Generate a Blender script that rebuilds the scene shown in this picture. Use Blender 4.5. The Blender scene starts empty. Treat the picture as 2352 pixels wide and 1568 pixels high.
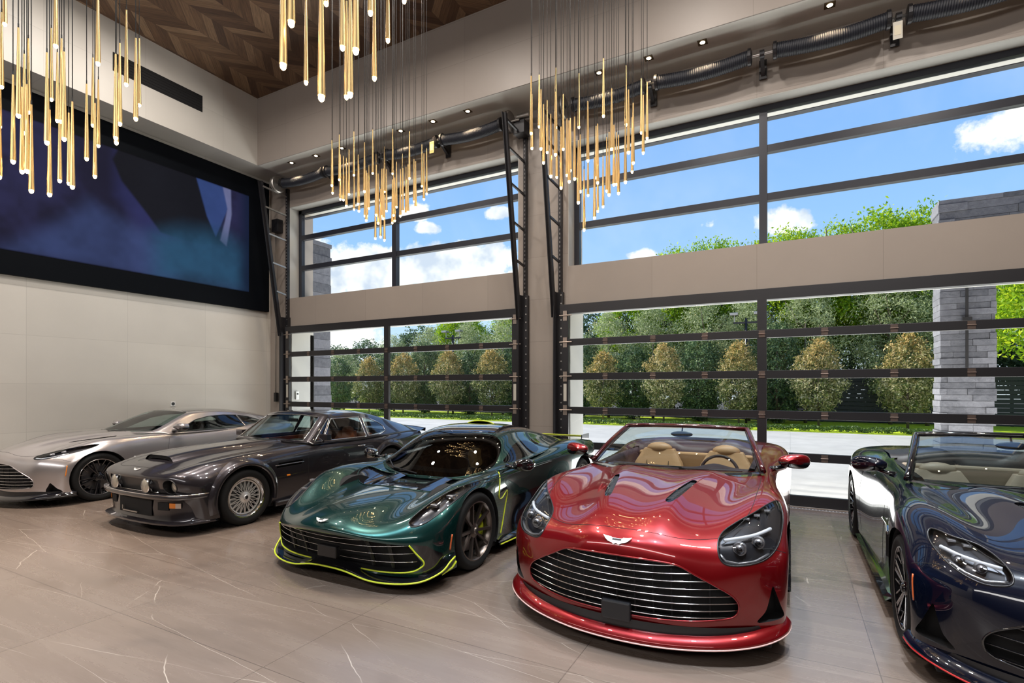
import bpy, bmesh, math, random
import numpy as np
from mathutils import Vector, Matrix
from mathutils.bvhtree import BVHTree
R = math.radians
PI = math.pi
scene = bpy.context.scene
COL = scene.collection

# ---------------------------------------------------------------- camera
cam_data = bpy.data.cameras.new('camera')
cam_data.sensor_width = 36.0
cam_data.lens = 36.0 * 1203.0 / 2352.0
cam_data.shift_y = 105.0 / 2352.0
cam_data.clip_end = 300
cam = bpy.data.objects.new('camera', cam_data)
COL.objects.link(cam)
cam.location = (0, 0, 1.68)
cam.rotation_euler = (R(90), 0, R(27.98))
scene.camera = cam

# ---------------------------------------------------------------- colour management
scene.view_settings.view_transform = 'Standard'
scene.view_settings.look = 'None'
scene.view_settings.gamma = 1.0
scene.view_settings.use_curve_mapping = False
scene.view_settings.exposure = 0.0
cy = scene.cycles
cy.max_bounces = 10
cy.diffuse_bounces = 4
cy.glossy_bounces = 5
cy.transmission_bounces = 6
cy.transparent_max_bounces = 24
cy.caustics_reflective = False
cy.caustics_refractive = False
cy.sample_clamp_indirect = 4.0
cy.sample_clamp_direct = 0.0
cy.use_denoising = True
cy.use_adaptive_sampling = True
cy.adaptive_threshold = 0.015

# ---------------------------------------------------------------- world: blue sky with cumulus near the horizon
world = bpy.data.worlds.new('sky'); scene.world = world
world.use_nodes = True
nt = world.node_tree; nt.nodes.clear()
def wn(t, **k):
    n = nt.nodes.new(t)
    for a, b in k.items(): setattr(n, a, b)
    return n
tc = wn('ShaderNodeTexCoord')
sep = wn('ShaderNodeSeparateXYZ'); nt.links.new(tc.outputs['Generated'], sep.inputs[0])
ramp = wn('ShaderNodeValToRGB'); nt.links.new(sep.outputs['Z'], ramp.inputs[0])
cr = ramp.color_ramp
cr.elements[0].position = 0.0; cr.elements[0].color = (0.80, 0.88, 0.97, 1)
cr.elements[1].position = 0.75; cr.elements[1].color = (0.20, 0.36, 0.80, 1)
for p_, c_ in ((0.10, (0.54, 0.74, 0.96)), (0.22, (0.34, 0.585, 0.945)), (0.38, (0.26, 0.485, 0.91))):
    e = cr.elements.new(p_); e.color = c_ + (1,)
def wmath(op, a, b=None, c=None, clamp=False):
    n = wn('ShaderNodeMath', operation=op, use_clamp=clamp)
    for i, v in enumerate((a, b, c)):
        if v is None: continue
        if isinstance(v, (int, float)): n.inputs[i].default_value = v
        else: nt.links.new(v, n.inputs[i])
    return n.outputs[0]
# cumulus banks: soft ellipses in (azimuth, height) with noisy edges
az = wmath('ARCTAN2', sep.outputs['X'], sep.outputs['Y'])
CLOUDS = ((-0.584, 0.215, 0.125, 0.058, 1.5), (-0.655, 0.190, 0.10, 0.05, 1.5), (-0.510, 0.195, 0.07, 0.035, 1.3), (-0.768, 0.206, 0.085, 0.052, 1.4),
          (-0.676, 0.312, 0.030, 0.014, 0.8), (-0.510, 0.317, 0.032, 0.014, 0.9), (-0.646, 0.286, 0.024, 0.011, 0.7), (-0.80, 0.07, 0.10, 0.07, 1.4), (-0.865, 0.235, 0.06, 0.035, 1.0),
          (-0.003, 0.268, 0.045, 0.022, 0.75), (-0.241, 0.236, 0.028, 0.013, 0.8), (0.27, 0.345, 0.07, 0.03, 0.5), (-0.142, 0.277, 0.026, 0.014, 0.5),
          (0.9, 0.25, 0.3, 0.1, 1.0), (1.9, 0.3, 0.4, 0.12, 1.0), (-1.6, 0.3, 0.3, 0.1, 1.0), (-2.6, 0.25, 0.35, 0.1, 1.0))
field = None
for a0, z0, ra, rz, amp in CLOUDS:
    da = wmath('DIVIDE', wmath('SUBTRACT', az, a0), ra); dz = wmath('DIVIDE', wmath('SUBTRACT', sep.outputs['Z'], z0), rz)
    d2 = wmath('ADD', wmath('MULTIPLY', da, da), wmath('MULTIPLY', dz, dz))
    f = wmath('MULTIPLY', wmath('SUBTRACT', 1.0, wmath('SQRT', d2)), amp)
    field = f if field is None else wmath('MAXIMUM', field, f)
cn = wn('ShaderNodeTexNoise'); cn.inputs['Scale'].default_value = 13.0; cn.inputs['Detail'].default_value = 8; cn.inputs['Roughness'].default_value = 0.6
nt.links.new(tc.outputs['Generated'], cn.inputs['Vector'])
cov = wmath('MULTIPLY', wmath('ADD', wmath('MULTIPLY', field, 0.75), wmath('MULTIPLY', wmath('SUBTRACT', cn.outputs['Fac'], 0.5), 2.0)), 5.5, clamp=True)
wisp = wn('ShaderNodeTexNoise'); wisp.inputs['Scale'].default_value = 2.6; wisp.inputs['Detail'].default_value = 6; wisp.inputs['Roughness'].default_value = 0.6; wisp.inputs['Distortion'].default_value = 0.6
nt.links.new(tc.outputs['Generated'], wisp.inputs['Vector'])
wf = wmath('MULTIPLY', wmath('SUBTRACT', wisp.outputs['Fac'], 0.44), 1.6, clamp=True)
fac = wmath('MAXIMUM', cov, wmath('MULTIPLY', wf, 0.40))
cshade = wn('ShaderNodeTexNoise'); cshade.inputs['Scale'].default_value = 18; cshade.inputs['Detail'].default_value = 4
nt.links.new(tc.outputs['Generated'], cshade.inputs['Vector'])
cc = wn('ShaderNodeValToRGB'); nt.links.new(cshade.outputs['Fac'], cc.inputs[0])
cc.color_ramp.elements[0].position = 0.36; cc.color_ramp.elements[0].color = (0.62, 0.70, 0.84, 1)
cc.color_ramp.elements[1].position = 0.52; cc.color_ramp.elements[1].color = (1.0, 1.0, 1.0, 1)
mixw = wn('ShaderNodeMix', data_type='RGBA')
nt.links.new(fac, mixw.inputs['Factor']); nt.links.new(ramp.outputs[0], mixw.inputs['A']); nt.links.new(cc.outputs[0], mixw.inputs['B'])
bg = wn('ShaderNodeBackground'); bg.inputs['Strength'].default_value = 1.18
nt.links.new(mixw.outputs['Result'], bg.inputs['Color'])
wo = wn('ShaderNodeOutputWorld'); nt.links.new(bg.outputs[0], wo.inputs[0])
world.cycles.sampling_method = 'MANUAL'; world.cycles.sample_map_resolution = 512

# ---------------------------------------------------------------- lights
def light(name, kind, loc, energy, color=(1, 1, 1), size=1.0, size_y=None, target=None, spot=None, blend=0.5, parent=None, radius=None, spread=None):
    d = bpy.data.lights.new(name, kind); d.energy = energy; d.color = color
    if kind == 'AREA':
        d.shape = 'RECTANGLE' if size_y else 'DISK'; d.size = size
        if size_y: d.size_y = size_y
        if spread: d.spread = R(spread)
    if kind == 'SPOT': d.spot_size = R(spot); d.spot_blend = blend; d.shadow_soft_size = radius or 0.03
    if kind == 'POINT': d.shadow_soft_size = radius or 0.05
    if kind == 'SUN': d.angle = R(0.6)
    o = bpy.data.objects.new(name, d); COL.objects.link(o); o.location = loc
    if target is not None:
        o.rotation_euler = (Vector(target) - Vector(loc)).to_track_quat('-Z', 'Y').to_euler()
    if parent: o.parent = parent
    return o
SUN_DIR = Vector((-0.80, 0.16, 0.66))
light('sun', 'SUN', (-20, 12, 25), 8.0, (1.0, 0.94, 0.84), target=Vector((-20, 12, 25)) - SUN_DIR)
# added round fill lights at ceiling height above the cars, brightening the room
for ly, e_ in ((4.2, 150), (5.6, 75)):
    for lx in (-8.6, -5.0, -1.4, 2.2):
        light('ceiling_fill', 'AREA', (lx, ly, 8.14), e_ * (0.7 if lx < -8 else 1.25), (1.0, 0.92, 0.84), size=0.28, target=(lx, ly - 1.2, 0), spread=178)
# added fill spots brightening the floor in front of and between the cars
for lx, ly, e_ in ((-9.0, 1.6, 2600), (-6.2, 1.2, 2300), (-3.6, 1.0, 1900), (-1.2, 0.9, 1900), (0.7, 2.2, 2400), (0.45, 5.6, 2200), (-2.2, 6.0, 500), (-8.0, 4.2, 900), (-5.0, 3.9, 700)):
    light('floor_fill_spot', 'SPOT', (lx, ly, 8.14), e_, (1.0, 0.88, 0.76) if lx < -4 else (0.80, 0.90, 1.0), spot=58, blend=1.0, radius=0.09, target=(lx, ly, 0))
# added upward area light imitating sunlight thrown back by the pale paving
light('paving_bounce_fill', 'AREA', (-4.0, 12.8, 0.03), 2600, (1.0, 0.97, 0.93), size=22.0, size_y=6.5, target=(-4.0, 12.8, 10))
# added strip of fill light high on the wall behind the camera, no window
light('front_wall_fill', 'AREA', (-2.4, -5.5, 6.05), 560, (1.0, 0.97, 0.94), size=16.5, size_y=1.0, target=(-2.4, 4.0, 2.2), spread=170)
# ================================================================= helpers
def setp(o, label=None, cat=None, group=None, kind=None):
    if label: o['label'] = label
    if cat: o['category'] = cat
    if group: o['group'] = group
    if kind: o['kind'] = kind
    return o
def thing(name, label, cat, loc=(0, 0, 0), rz=0, group=None, kind=None):
    o = bpy.data.objects.new(name, None); COL.objects.link(o)
    o.empty_display_size = 0.1
    o.location = loc; o.rotation_euler = (0, 0, rz)
    return setp(o, label, cat, group, kind)
def copy_tree(o, parent=None):
    c = o.copy(); COL.objects.link(c)
    if parent: c.parent = parent
    for ch in o.children: copy_tree(ch, c)
    return c

class MB:
    def __init__(s): s.v = []; s.f = []; s.m = []
    def add(s, vs, fs, m=0):
        n = len(s.v); s.v.extend([tuple(map(float, p)) for p in vs])
        for f in fs: s.f.append([i + n for i in f]); s.m.append(m)
        return s
    def box(s, x0, x1, y0, y1, z0, z1, m=0):
        vs = [(x, y, z) for z in (z0, z1) for y in (y0, y1) for x in (x0, x1)]
        return s.add(vs, [(0, 2, 3, 1), (4, 5, 7, 6), (0, 1, 5, 4), (2, 6, 7, 3), (0, 4, 6, 2), (1, 3, 7, 5)], m)
    def obox(s, p, q, w, h, m=0, up=(0, 0, 1)):
        # box along p->q, width w (sideways), height h (along up)
        p = Vector(p); q = Vector(q); d = (q - p).normalized(); u = Vector(up)
        sd = d.cross(u)
        if sd.length < 1e-4: sd = d.cross(Vector((1, 0, 0)))
        sd.normalize(); u = sd.cross(d).normalized()
        vs = []
        for c in (p, q):
            for a, b in ((-1, -1), (1, -1), (1, 1), (-1, 1)):
                vs.append(c + sd * (a * w / 2) + u * (b * h / 2))
        return s.add(vs, [(0, 1, 2, 3), (7, 6, 5, 4), (0, 4, 5, 1), (1, 5, 6, 2), (2, 6, 7, 3), (3, 7, 4, 0)], m)
    def tube(s, pts, r, n=8, m=0, cap=True, closed=False, flat=1.0, flat_dir=None):
        pts = [Vector(p) for p in pts]; N = len(pts)
        if N < 2: return s
        rr = r if isinstance(r, (list, tuple)) else [r] * N
        vs = []; prev = None
        for i, p in enumerate(pts):
            if closed: t = pts[(i + 1) % N] - pts[(i - 1) % N]
            else: t = pts[min(i + 1, N - 1)] - pts[max(i - 1, 0)]
            if t.length < 1e-9: t = Vector((0, 0, 1))
            t.normalize()
            if flat_dir is not None:
                u = Vector(flat_dir); u = (u - t * u.dot(t))
            elif prev is None:
                u = t.cross(Vector((0, 0, 1)))
                if u.length < 1e-3: u = t.cross(Vector((0, 1, 0)))
            else: u = prev - t * prev.dot(t)
            if u.length < 1e-6: u = Vector((1, 0, 0))
            u.normalize(); prev = u; w = t.cross(u)
            for k in range(n):
                a = 2 * PI * k / n
                vs.append(p + u * (math.cos(a) * rr[i] * flat) + w * (math.sin(a) * rr[i]))
        fs = []
        for i in range(N if closed else N - 1):
            a = i * n; b = ((i + 1) % N) * n
            for k in range(n):
                k2 = (k + 1) % n; fs.append((a + k, b + k, b + k2, a + k2))
        if cap and not closed:
            fs.append(tuple(range(n))); fs.append(tuple(reversed([(N - 1) * n + k for k in range(n)])))
        return s.add(vs, fs, m)
    def lathe(s, prof, n=32, m=0, axis='x', c=(0, 0, 0), closed=False):
        # prof: (radius, along)
        vs = []; fs = []; P = len(prof)
        for r, t in prof:
            for k in range(n):
                a = 2 * PI * k / n; x, y = r * math.cos(a), r * math.sin(a)
                p = (t, x, y) if axis == 'x' else ((x, t, y) if axis == 'y' else (x, y, t))
                vs.append((p[0] + c[0], p[1] + c[1], p[2] + c[2]))
        for i in range(P if closed else P - 1):
            a = i * n; b = ((i + 1) % P) * n
            for k in range(n):
                k2 = (k + 1) % n; fs.append((a + k, a + k2, b + k2, b + k))
        return s.add(vs, fs, m)
    def ball(s, c, rx, ry, rz, n=16, k=10, m=0):
        vs = [(c[0], c[1], c[2] + rz)]
        for i in range(1, k):
            t = PI * i / k
            for j in range(n):
                a = 2 * PI * j / n
                vs.append((c[0] + rx * math.sin(t) * math.cos(a), c[1] + ry * math.sin(t) * math.sin(a), c[2] + rz * math.cos(t)))
        vs.append((c[0], c[1], c[2] - rz)); L = len(vs) - 1; fs = []
        for j in range(n): fs.append((0, 1 + j, 1 + (j + 1) % n))
        for i in range(k - 2):
            for j in range(n):
                a = 1 + i * n + j; b = 1 + i * n + (j + 1) % n
                fs.append((a, a + n, b + n, b))
        for j in range(n): fs.append((L, 1 + (k - 2) * n + (j + 1) % n, 1 + (k - 2) * n + j))
        return s.add(vs, fs, m)
    def grid(s, rows, m=0, closed=False):
        nr = len(rows); nc = len(rows[0]); vs = [p for r in rows for p in r]; fs = []
        for i in range(nr - 1):
            for j in range(nc if closed else nc - 1):
                j2 = (j + 1) % nc
                fs.append((i * nc + j, i * nc + j2, (i + 1) * nc + j2, (i + 1) * nc + j))
        return s.add(vs, fs, m)
    def prism(s, poly, d, m=0, base=(0, 0, 0)):
        # poly: list of 3d points, extruded by d
        n = len(poly); d = Vector(d); vs = [Vector(p) for p in poly] + [Vector(p) + d for p in poly]
        fs = [tuple(range(n)), tuple(reversed(range(n, 2 * n)))] + [(i, i + n, (i + 1) % n + n, (i + 1) % n) for i in range(n)]
        return s.add(vs, fs, m)
    def build(s, name, mats, parent=None, smooth=False, loc=None, angle=None, bevel=0, fixn=True):
        me = bpy.data.meshes.new(name); me.from_pydata(s.v, [], s.f)
        if not isinstance(mats, (list, tuple)): mats = [mats]
        for m in mats: me.materials.append(m)
        if len(mats) > 1: me.polygons.foreach_set('material_index', s.m)
        if fixn:
            bm = bmesh.new(); bm.from_mesh(me); bmesh.ops.recalc_face_normals(bm, faces=bm.faces); bm.to_mesh(me); bm.free()
        if smooth:
            me.polygons.foreach_set('use_smooth', [True] * len(me.polygons))
            if angle: me.set_sharp_from_angle(angle=R(angle))
        me.update()
        o = bpy.data.objects.new(name, me); COL.objects.link(o)
        if parent: o.parent = parent
        if loc: o.location = loc
        if bevel:
            b = o.modifiers.new('bevel', 'BEVEL'); b.width = bevel; b.segments = 2; b.limit_method = 'ANGLE'
        return o

# ----------------------------------------------------------------- materials
MATS = {}
def pm(name, color, rough=0.5, metal=0.0, coat=0.0, emis=None, es=0.0, spec=0.5, alpha=None, coat_rough=0.03):
    if name in MATS: return MATS[name]
    m = bpy.data.materials.new(name); m.use_nodes = True
    b = m.node_tree.nodes['Principled BSDF']
    b.inputs['Base Color'].default_value = tuple(color) + (1,)
    b.inputs['Roughness'].default_value = rough; b.inputs['Metallic'].default_value = metal
    b.inputs['Coat Weight'].default_value = coat; b.inputs['Coat Roughness'].default_value = coat_rough
    b.inputs['Specular IOR Level'].default_value = spec
    if emis: b.inputs['Emission Color'].default_value = tuple(emis) + (1,); b.inputs['Emission Strength'].default_value = es
    MATS[name] = m
    return m
class NT:
    def __init__(s, m):
        s.m = m; s.t = m.node_tree; s.b = s.t.nodes.get('Principled BSDF')
    def n(s, t, ins=None, **k):
        x = s.t.nodes.new(t)
        for a, b in k.items(): setattr(x, a, b)
        for a, b in (ins or {}).items():
            if hasattr(b, 'is_output') or isinstance(b, bpy.types.NodeSocket): s.t.links.new(b, x.inputs[a])
            else: x.inputs[a].default_value = b
        return x
    def math(s, op, a, b=0.0, clamp=False):
        return s.n('ShaderNodeMath', {0: a, 1: b}, operation=op, use_clamp=clamp).outputs[0]
    def ramp(s, fac, els):
        x = s.n('ShaderNodeValToRGB', {0: fac}); r = x.color_ramp
        r.elements[0].position, r.elements[0].color = els[0][0], tuple(els[0][1]) + (1,)
        r.elements[1].position, r.elements[1].color = els[-1][0], tuple(els[-1][1]) + (1,)
        for p, c in els[1:-1]:
            e = r.elements.new(p); e.color = tuple(c) + (1,)
        return x.outputs[0]
    def link(s, a, b): s.t.links.new(a, b)
    def mix(s, f, a, b, blend='MIX'):
        x = s.n('ShaderNodeMix', data_type='RGBA', blend_type=blend)
        for sock, v in ((x.inputs['Factor'], f), (x.inputs['A'], a), (x.inputs['B'], b)):
            if isinstance(v, bpy.types.NodeSocket): s.t.links.new(v, sock)
            else: sock.default_value = v if isinstance(v, (int, float)) else (tuple(v) + (1,) if len(v) == 3 else v)
        return x.outputs['Result']
    def bump(s, h, strength=0.3, dist=0.01):
        x = s.n('ShaderNodeBump', {'Height': h, 'Strength': strength, 'Distance': dist})
        s.link(x.outputs[0], s.b.inputs['Normal'])
def mat(name, rough=0.5, metal=0.0, coat=0.0, spec=0.5):
    m = pm(name, (0.5, 0.5, 0.5), rough, metal, coat, spec=spec); return m, NT(m)

def mk_glass(name, tint=(1, 1, 1), gloss=0.06, rough=0.0, edge=0.5):
    m = bpy.data.materials.new(name); m.use_nodes = True; t = m.node_tree; t.nodes.clear()
    tr = t.nodes.new('ShaderNodeBsdfTransparent'); tr.inputs[0].default_value = tuple(tint) + (1,)
    gl = t.nodes.new('ShaderNodeBsdfGlossy'); gl.inputs['Roughness'].default_value = rough
    lw = t.nodes.new('ShaderNodeLayerWeight'); lw.inputs['Blend'].default_value = 0.5
    p = t.nodes.new('ShaderNodeMath'); p.operation = 'POWER'; t.links.new(lw.outputs['Facing'], p.inputs[0]); p.inputs[1].default_value = 4.0
    a = t.nodes.new('ShaderNodeMath'); a.operation = 'MULTIPLY_ADD'; t.links.new(p.outputs[0], a.inputs[0]); a.inputs[1].default_value = edge; a.inputs[2].default_value = gloss
    mx = t.nodes.new('ShaderNodeMixShader'); t.links.new(a.outputs[0], mx.inputs[0]); t.links.new(tr.outputs[0], mx.inputs[1]); t.links.new(gl.outputs[0], mx.inputs[2])
    o = t.nodes.new('ShaderNodeOutputMaterial'); t.links.new(mx.outputs[0], o.inputs[0])
    MATS[name] = m
    return m
def paint(name, color, metal=0.55, rough=0.32, fleck=0.15):
    m, N = mat(name, rough, metal, 1.0)
    N.b.inputs['Coat Roughness'].default_value = 0.015
    N.b.inputs['Coat IOR'].default_value = 1.55
    tc = N.n('ShaderNodeTexCoord')
    ns = N.n('ShaderNodeTexNoise', {'Vector': tc.outputs['Object'], 'Scale': 900.0, 'Detail': 1.0})
    c = N.mix(N.math('MULTIPLY', ns.outputs['Fac'], fleck * 2), color, tuple(min(1, x * 2.2 + 0.002) for x in color))
    N.link(c, N.b.inputs['Base Color'])
    return m
M_BLACK = pm('satin_black', (0.012, 0.012, 0.014), 0.35)
M_GLOSSBLK = pm('gloss_black', (0.006, 0.006, 0.008), 0.08, coat=1.0)
M_VOID = pm('matte_black', (0.004, 0.004, 0.005), 0.85)
M_DARKMETAL = pm('dark_bronze_aluminium', (0.022, 0.021, 0.024), 0.38, 0.3)
M_STEEL = pm('galvanised_steel', (0.42, 0.40, 0.38), 0.38, 0.9)
M_CHROME = pm('chrome', (0.82, 0.82, 0.83), 0.10, 1.0)
M_BRASS = pm('brushed_brass', (0.86, 0.60, 0.27), 0.38, 1.0)
M_GLASS = mk_glass('window_glass', (0.97, 0.99, 0.98), 0.010, 0.0, 0.35)
M_CARGLASS = mk_glass('car_glass', (0.62, 0.72, 0.70), 0.07, 0.0, 0.7)
M_TINT = mk_glass('tinted_car_glass', (0.16, 0.18, 0.18), 0.08, 0.0, 0.75)
M_LENS = mk_glass('lamp_lens', (0.72, 0.73, 0.75), 0.07, 0.0, 0.6)
M_RUBBER = pm('tyre_rubber', (0.007, 0.007, 0.007), 0.75, spec=0.25)
M_TRED = pm('plastic_grey', (0.30, 0.30, 0.31), 0.5)
M_WHITE = pm('white_plastic', (0.75, 0.74, 0.72), 0.4)
# ================================================================= the room
XL, XR, YF, YB, ZC = -11.3, 6.5, -5.6, 8.6, 8.22
FX, FY, ZS = -10.67, 7.80, 6.71           # fascia planes and soffit height
def stone_panel(name, color, pw, ph, oz=0.0, ox=0.0, var=0.06, axis='x', seam=0.75, rough=0.45):
    m, N = mat(name, rough)
    g = N.n('ShaderNodeNewGeometry'); sp = N.n('ShaderNodeSeparateXYZ', {0: g.outputs['Position']})
    u = sp.outputs['X'] if axis == 'x' else sp.outputs['Y']
    cb = N.n('ShaderNodeCombineXYZ', {0: N.math('ADD', u, ox), 1: N.math('ADD', sp.outputs['Z'], oz), 2: 0.0})
    br = N.n('ShaderNodeTexBrick', {'Vector': cb.outputs[0], 'Scale': 1.0, 'Mortar Size': 0.004, 'Mortar Smooth': 0.1, 'Brick Width': pw, 'Row Height': ph, 'Color1': (1, 1, 1, 1), 'Color2': (0.93, 0.93, 0.93, 1), 'Mortar': (seam, seam, seam, 1)})
    br.offset = 0.0; br.squash = 1.0
    ns = N.n('ShaderNodeTexNoise', {'Vector': g.outputs['Position'], 'Scale': 1.3, 'Detail': 5.0, 'Roughness': 0.6})
    n2 = N.n('ShaderNodeTexNoise', {'Vector': g.outputs['Position'], 'Scale': 60.0, 'Detail': 2.0})
    lo = tuple(c * (1 - var * 2) for c in color); hi = tuple(min(1, c * (1 + var)) for c in color)
    c = N.mix(ns.outputs['Fac'], lo, hi)
    c = N.mix(N.math('MULTIPLY', n2.outputs['Fac'], 0.10), c, tuple(x * 0.7 for x in color))
    c = N.mix(1.0, c, br.outputs['Color'], 'MULTIPLY')
    N.link(c, N.b.inputs['Base Color'])
    return m
M_WALLX = stone_panel('porcelain_panels_back', (0.35, 0.302, 0.265), 1.55, 3.02, 0.0, 0.44, 0.05)
M_PIER = stone_panel('porcelain_panels_pier', (0.35, 0.302, 0.265), 1.55, 0.765, -0.21, 0.0, 0.05)
M_FASCIA = stone_panel('porcelain_panels_fascia', (0.35, 0.305, 0.272), 1.55, 0.75, 0.06, 0.44, 0.05)
M_WALLY = stone_panel('porcelain_panels_left', (0.63, 0.60, 0.55), 1.52, 0.815, 0.705, -0.89 + 0.0, 0.05, 'y', 0.82)
M_SOFFIT = stone_panel('plaster_soffit', (0.80, 0.78, 0.72), 1.55, 3.0, 1.0, 0.44, 0.04, 'x', 0.92)
M_WHITEREV = pm('pale_reveal', (0.42, 0.41, 0.385), 0.5)

def slab(name, x0, x1, y0, y1, z0, z1, m):
    o = MB().box(x0, x1, y0, y1, z0, z1).build(name, m); o['kind'] = 'structure'; return o

# floor tiles
mf, N = mat('porcelain_floor', 0.26)
g = N.n('ShaderNodeNewGeometry'); sp = N.n('ShaderNodeSeparateXYZ', {0: g.outputs['Position']})
cb = N.n('ShaderNodeCombineXYZ', {0: N.math('ADD', sp.outputs['X'], -0.465 + 16.3), 1: N.math('ADD', sp.outputs['Y'], -2.075 + 8.15), 2: 0.0})
br = N.n('ShaderNodeTexBrick', {'Vector': cb.outputs[0], 'Scale': 1.0, 'Mortar Size': 0.003, 'Mortar Smooth': 0.1, 'Brick Width': 1.63, 'Row Height': 0.815, 'Color1': (1, 1, 1, 1), 'Color2': (0.9, 0.9, 0.9, 1), 'Mortar': (0.55, 0.55, 0.55, 1)})
br.offset = 0.0
mp = N.n('ShaderNodeMapping', {0: g.outputs['Position']}); mp.inputs['Rotation'].default_value = (0, 0, R(12)); mp.inputs['Scale'].default_value = (0.35, 3.0, 1)
ns = N.n('ShaderNodeTexNoise', {'Vector': mp.outputs[0], 'Scale': 1.8, 'Detail': 10.0, 'Roughness': 0.7, 'Distortion': 0.1})
col = N.ramp(ns.outputs['Fac'], ((0.2, (0.120, 0.088, 0.070)), (0.5, (0.155, 0.117, 0.095)), (0.8, (0.195, 0.152, 0.126))))
fine = N.n('ShaderNodeTexNoise', {'Vector': mp.outputs[0], 'Scale': 22.0, 'Detail': 6.0, 'Roughness': 0.7})
col = N.mix(N.math('MULTIPLY', fine.outputs['Fac'], 0.25), col, (0.25, 0.20, 0.165))
# pale hair veins: edges of stretched voronoi cells, broken up by noise, in two directions
def vein(rot, scl, sc, w, thr, seed):
    mp = N.n('ShaderNodeMapping', {0: g.outputs['Position']}); mp.inputs['Rotation'].default_value = (0, 0, R(rot)); mp.inputs['Scale'].default_value = scl; mp.inputs['Location'].default_value = (seed, seed * 2, 0)
    wob = N.n('ShaderNodeTexNoise', {'Vector': g.outputs['Position'], 'Scale': 2.5, 'Detail': 3.0})
    vv = N.n('ShaderNodeVectorMath', {0: mp.outputs[0], 1: N.n('ShaderNodeVectorMath', {0: wob.outputs['Color'], 'Scale': 0.07}, operation='SCALE').outputs[0]}, operation='ADD')
    vo = N.n('ShaderNodeTexVoronoi', {'Vector': vv.outputs[0], 'Scale': sc, 'Randomness': 1.0}, feature='DISTANCE_TO_EDGE', voronoi_dimensions='2D')
    line = N.math('SUBTRACT', 1.0, N.math('MULTIPLY', vo.outputs['Distance'], 1.0 / w), True)
    brk = N.n('ShaderNodeTexNoise', {'Vector': mp.outputs[0], 'Scale': 1.1, 'Detail': 2.0})
    return N.math('MULTIPLY', line, N.math('MULTIPLY', N.math('SUBTRACT', brk.outputs['Fac'], thr), 7.0, True))
v1 = vein(-8, (0.28, 2.6, 1), 0.95, 0.0032, 0.42, 3.1); v2 = vein(34, (0.45, 1.9, 1), 0.8, 0.003, 0.50, 7.7); v3 = vein(-28, (0.4, 2.2, 1), 0.9, 0.003, 0.48, 13.7)
vv = N.math('MAXIMUM', v1, N.math('MAXIMUM', v2, v3))
col = N.mix(N.math('MULTIPLY', vv, 0.75), col, (0.55, 0.48, 0.41))
col = N.mix(1.0, col, br.outputs['Color'], 'MULTIPLY')
N.link(col, N.b.inputs['Base Color'])
N.link(N.math('ADD', N.math('MULTIPLY', ns.outputs['Fac'], 0.10), 0.22), N.b.inputs['Roughness'])
N.b.inputs['Specular IOR Level'].default_value = 0.9; N.b.inputs['Coat Weight'].default_value = 0.5; N.b.inputs['Coat Roughness'].default_value = 0.22
slab('floor', XL, XR, YF, 8.40, -0.15, 0, mf)
slab('wall_left', XL - 0.3, XL, YF - 0.3, YB + 0.7, 0, ZC + 0.3, M_WALLY)
M_UNSEENWALL = pm('unseen_wall_dark', (0.045, 0.026, 0.017), 0.55)  # unseen walls, dark finish made up to deepen reflections in the car paint
slab('wall_right', XR, XR + 0.3, YF - 0.3, YB + 0.7, 0, ZC + 0.3, M_UNSEENWALL)
slab('wall_front', XL, XR, YF - 0.3, YF, 0, ZC + 0.3, M_UNSEENWALL)
# back wall with its four openings, one mesh
YO = 9.30
wb = MB()
OP = [(-10.62, -4.43), (-3.45, 3.05)]
DOOR_T, WB_, WT_ = 3.09, 3.81, 5.99
xs = [XL, -10.62, -4.43, -3.45, 3.05, XR]
for i in (0, 2, 4): wb.box(xs[i], xs[i + 1], YB, YO, -0.1, ZC + 0.3, 1 if i == 2 else 0)
for a, b in OP:
    wb.box(a, b, YB, YO, DOOR_T, WB_); wb.box(a, b, YB, YO, WT_, ZC + 0.3)
wall = wb.build('wall_back', [M_WALLX, M_PIER]); wall['kind'] = 'structure'
# pale reveals round the upper windows
for k, (a, b) in enumerate(OP):
    r = MB()
    r.box(a, a + 0.012, YB + 0.002, 8.86, WB_, WT_); r.box(b - 0.012, b, YB + 0.002, 8.86, WB_, WT_); r.box(a, b, YB + 0.002, 8.86, WT_ - 0.012, WT_)
    r.box(a, b, 8.98, YO + 0.03, WT_ - 0.012, WT_ + 0.02)
    r.box(a, b, YB + 0.25, YO + 0.05, DOOR_T - 0.03, DOOR_T - 0.001)
    r.box(a, a + 0.02, YB + 0.05, YO, 0, DOOR_T - 0.03); r.box(b - 0.02, b, YB + 0.05, YO, 0, DOOR_T - 0.03)
    o = r.build('trim_%d' % (k + 1), M_WHITEREV); o['kind'] = 'structure'
# bulkhead: fascias and soffits on the left and back
fb = MB()
fb.box(FX - 0.0, XR, FY, YB, ZS, ZC + 0.3)
o = fb.build('trim_3', M_SOFFIT); o['kind'] = 'structure'
fb = MB().box(XL, FX, YF, YB, ZS, ZC + 0.3).build('trim_4', M_WALLY); fb['kind'] = 'structure'
MB().box(FX, XR, FY - 0.02, FY, ZS - 0.003, ZC).build('trim_5', M_FASCIA)['kind'] = 'structure'
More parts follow.
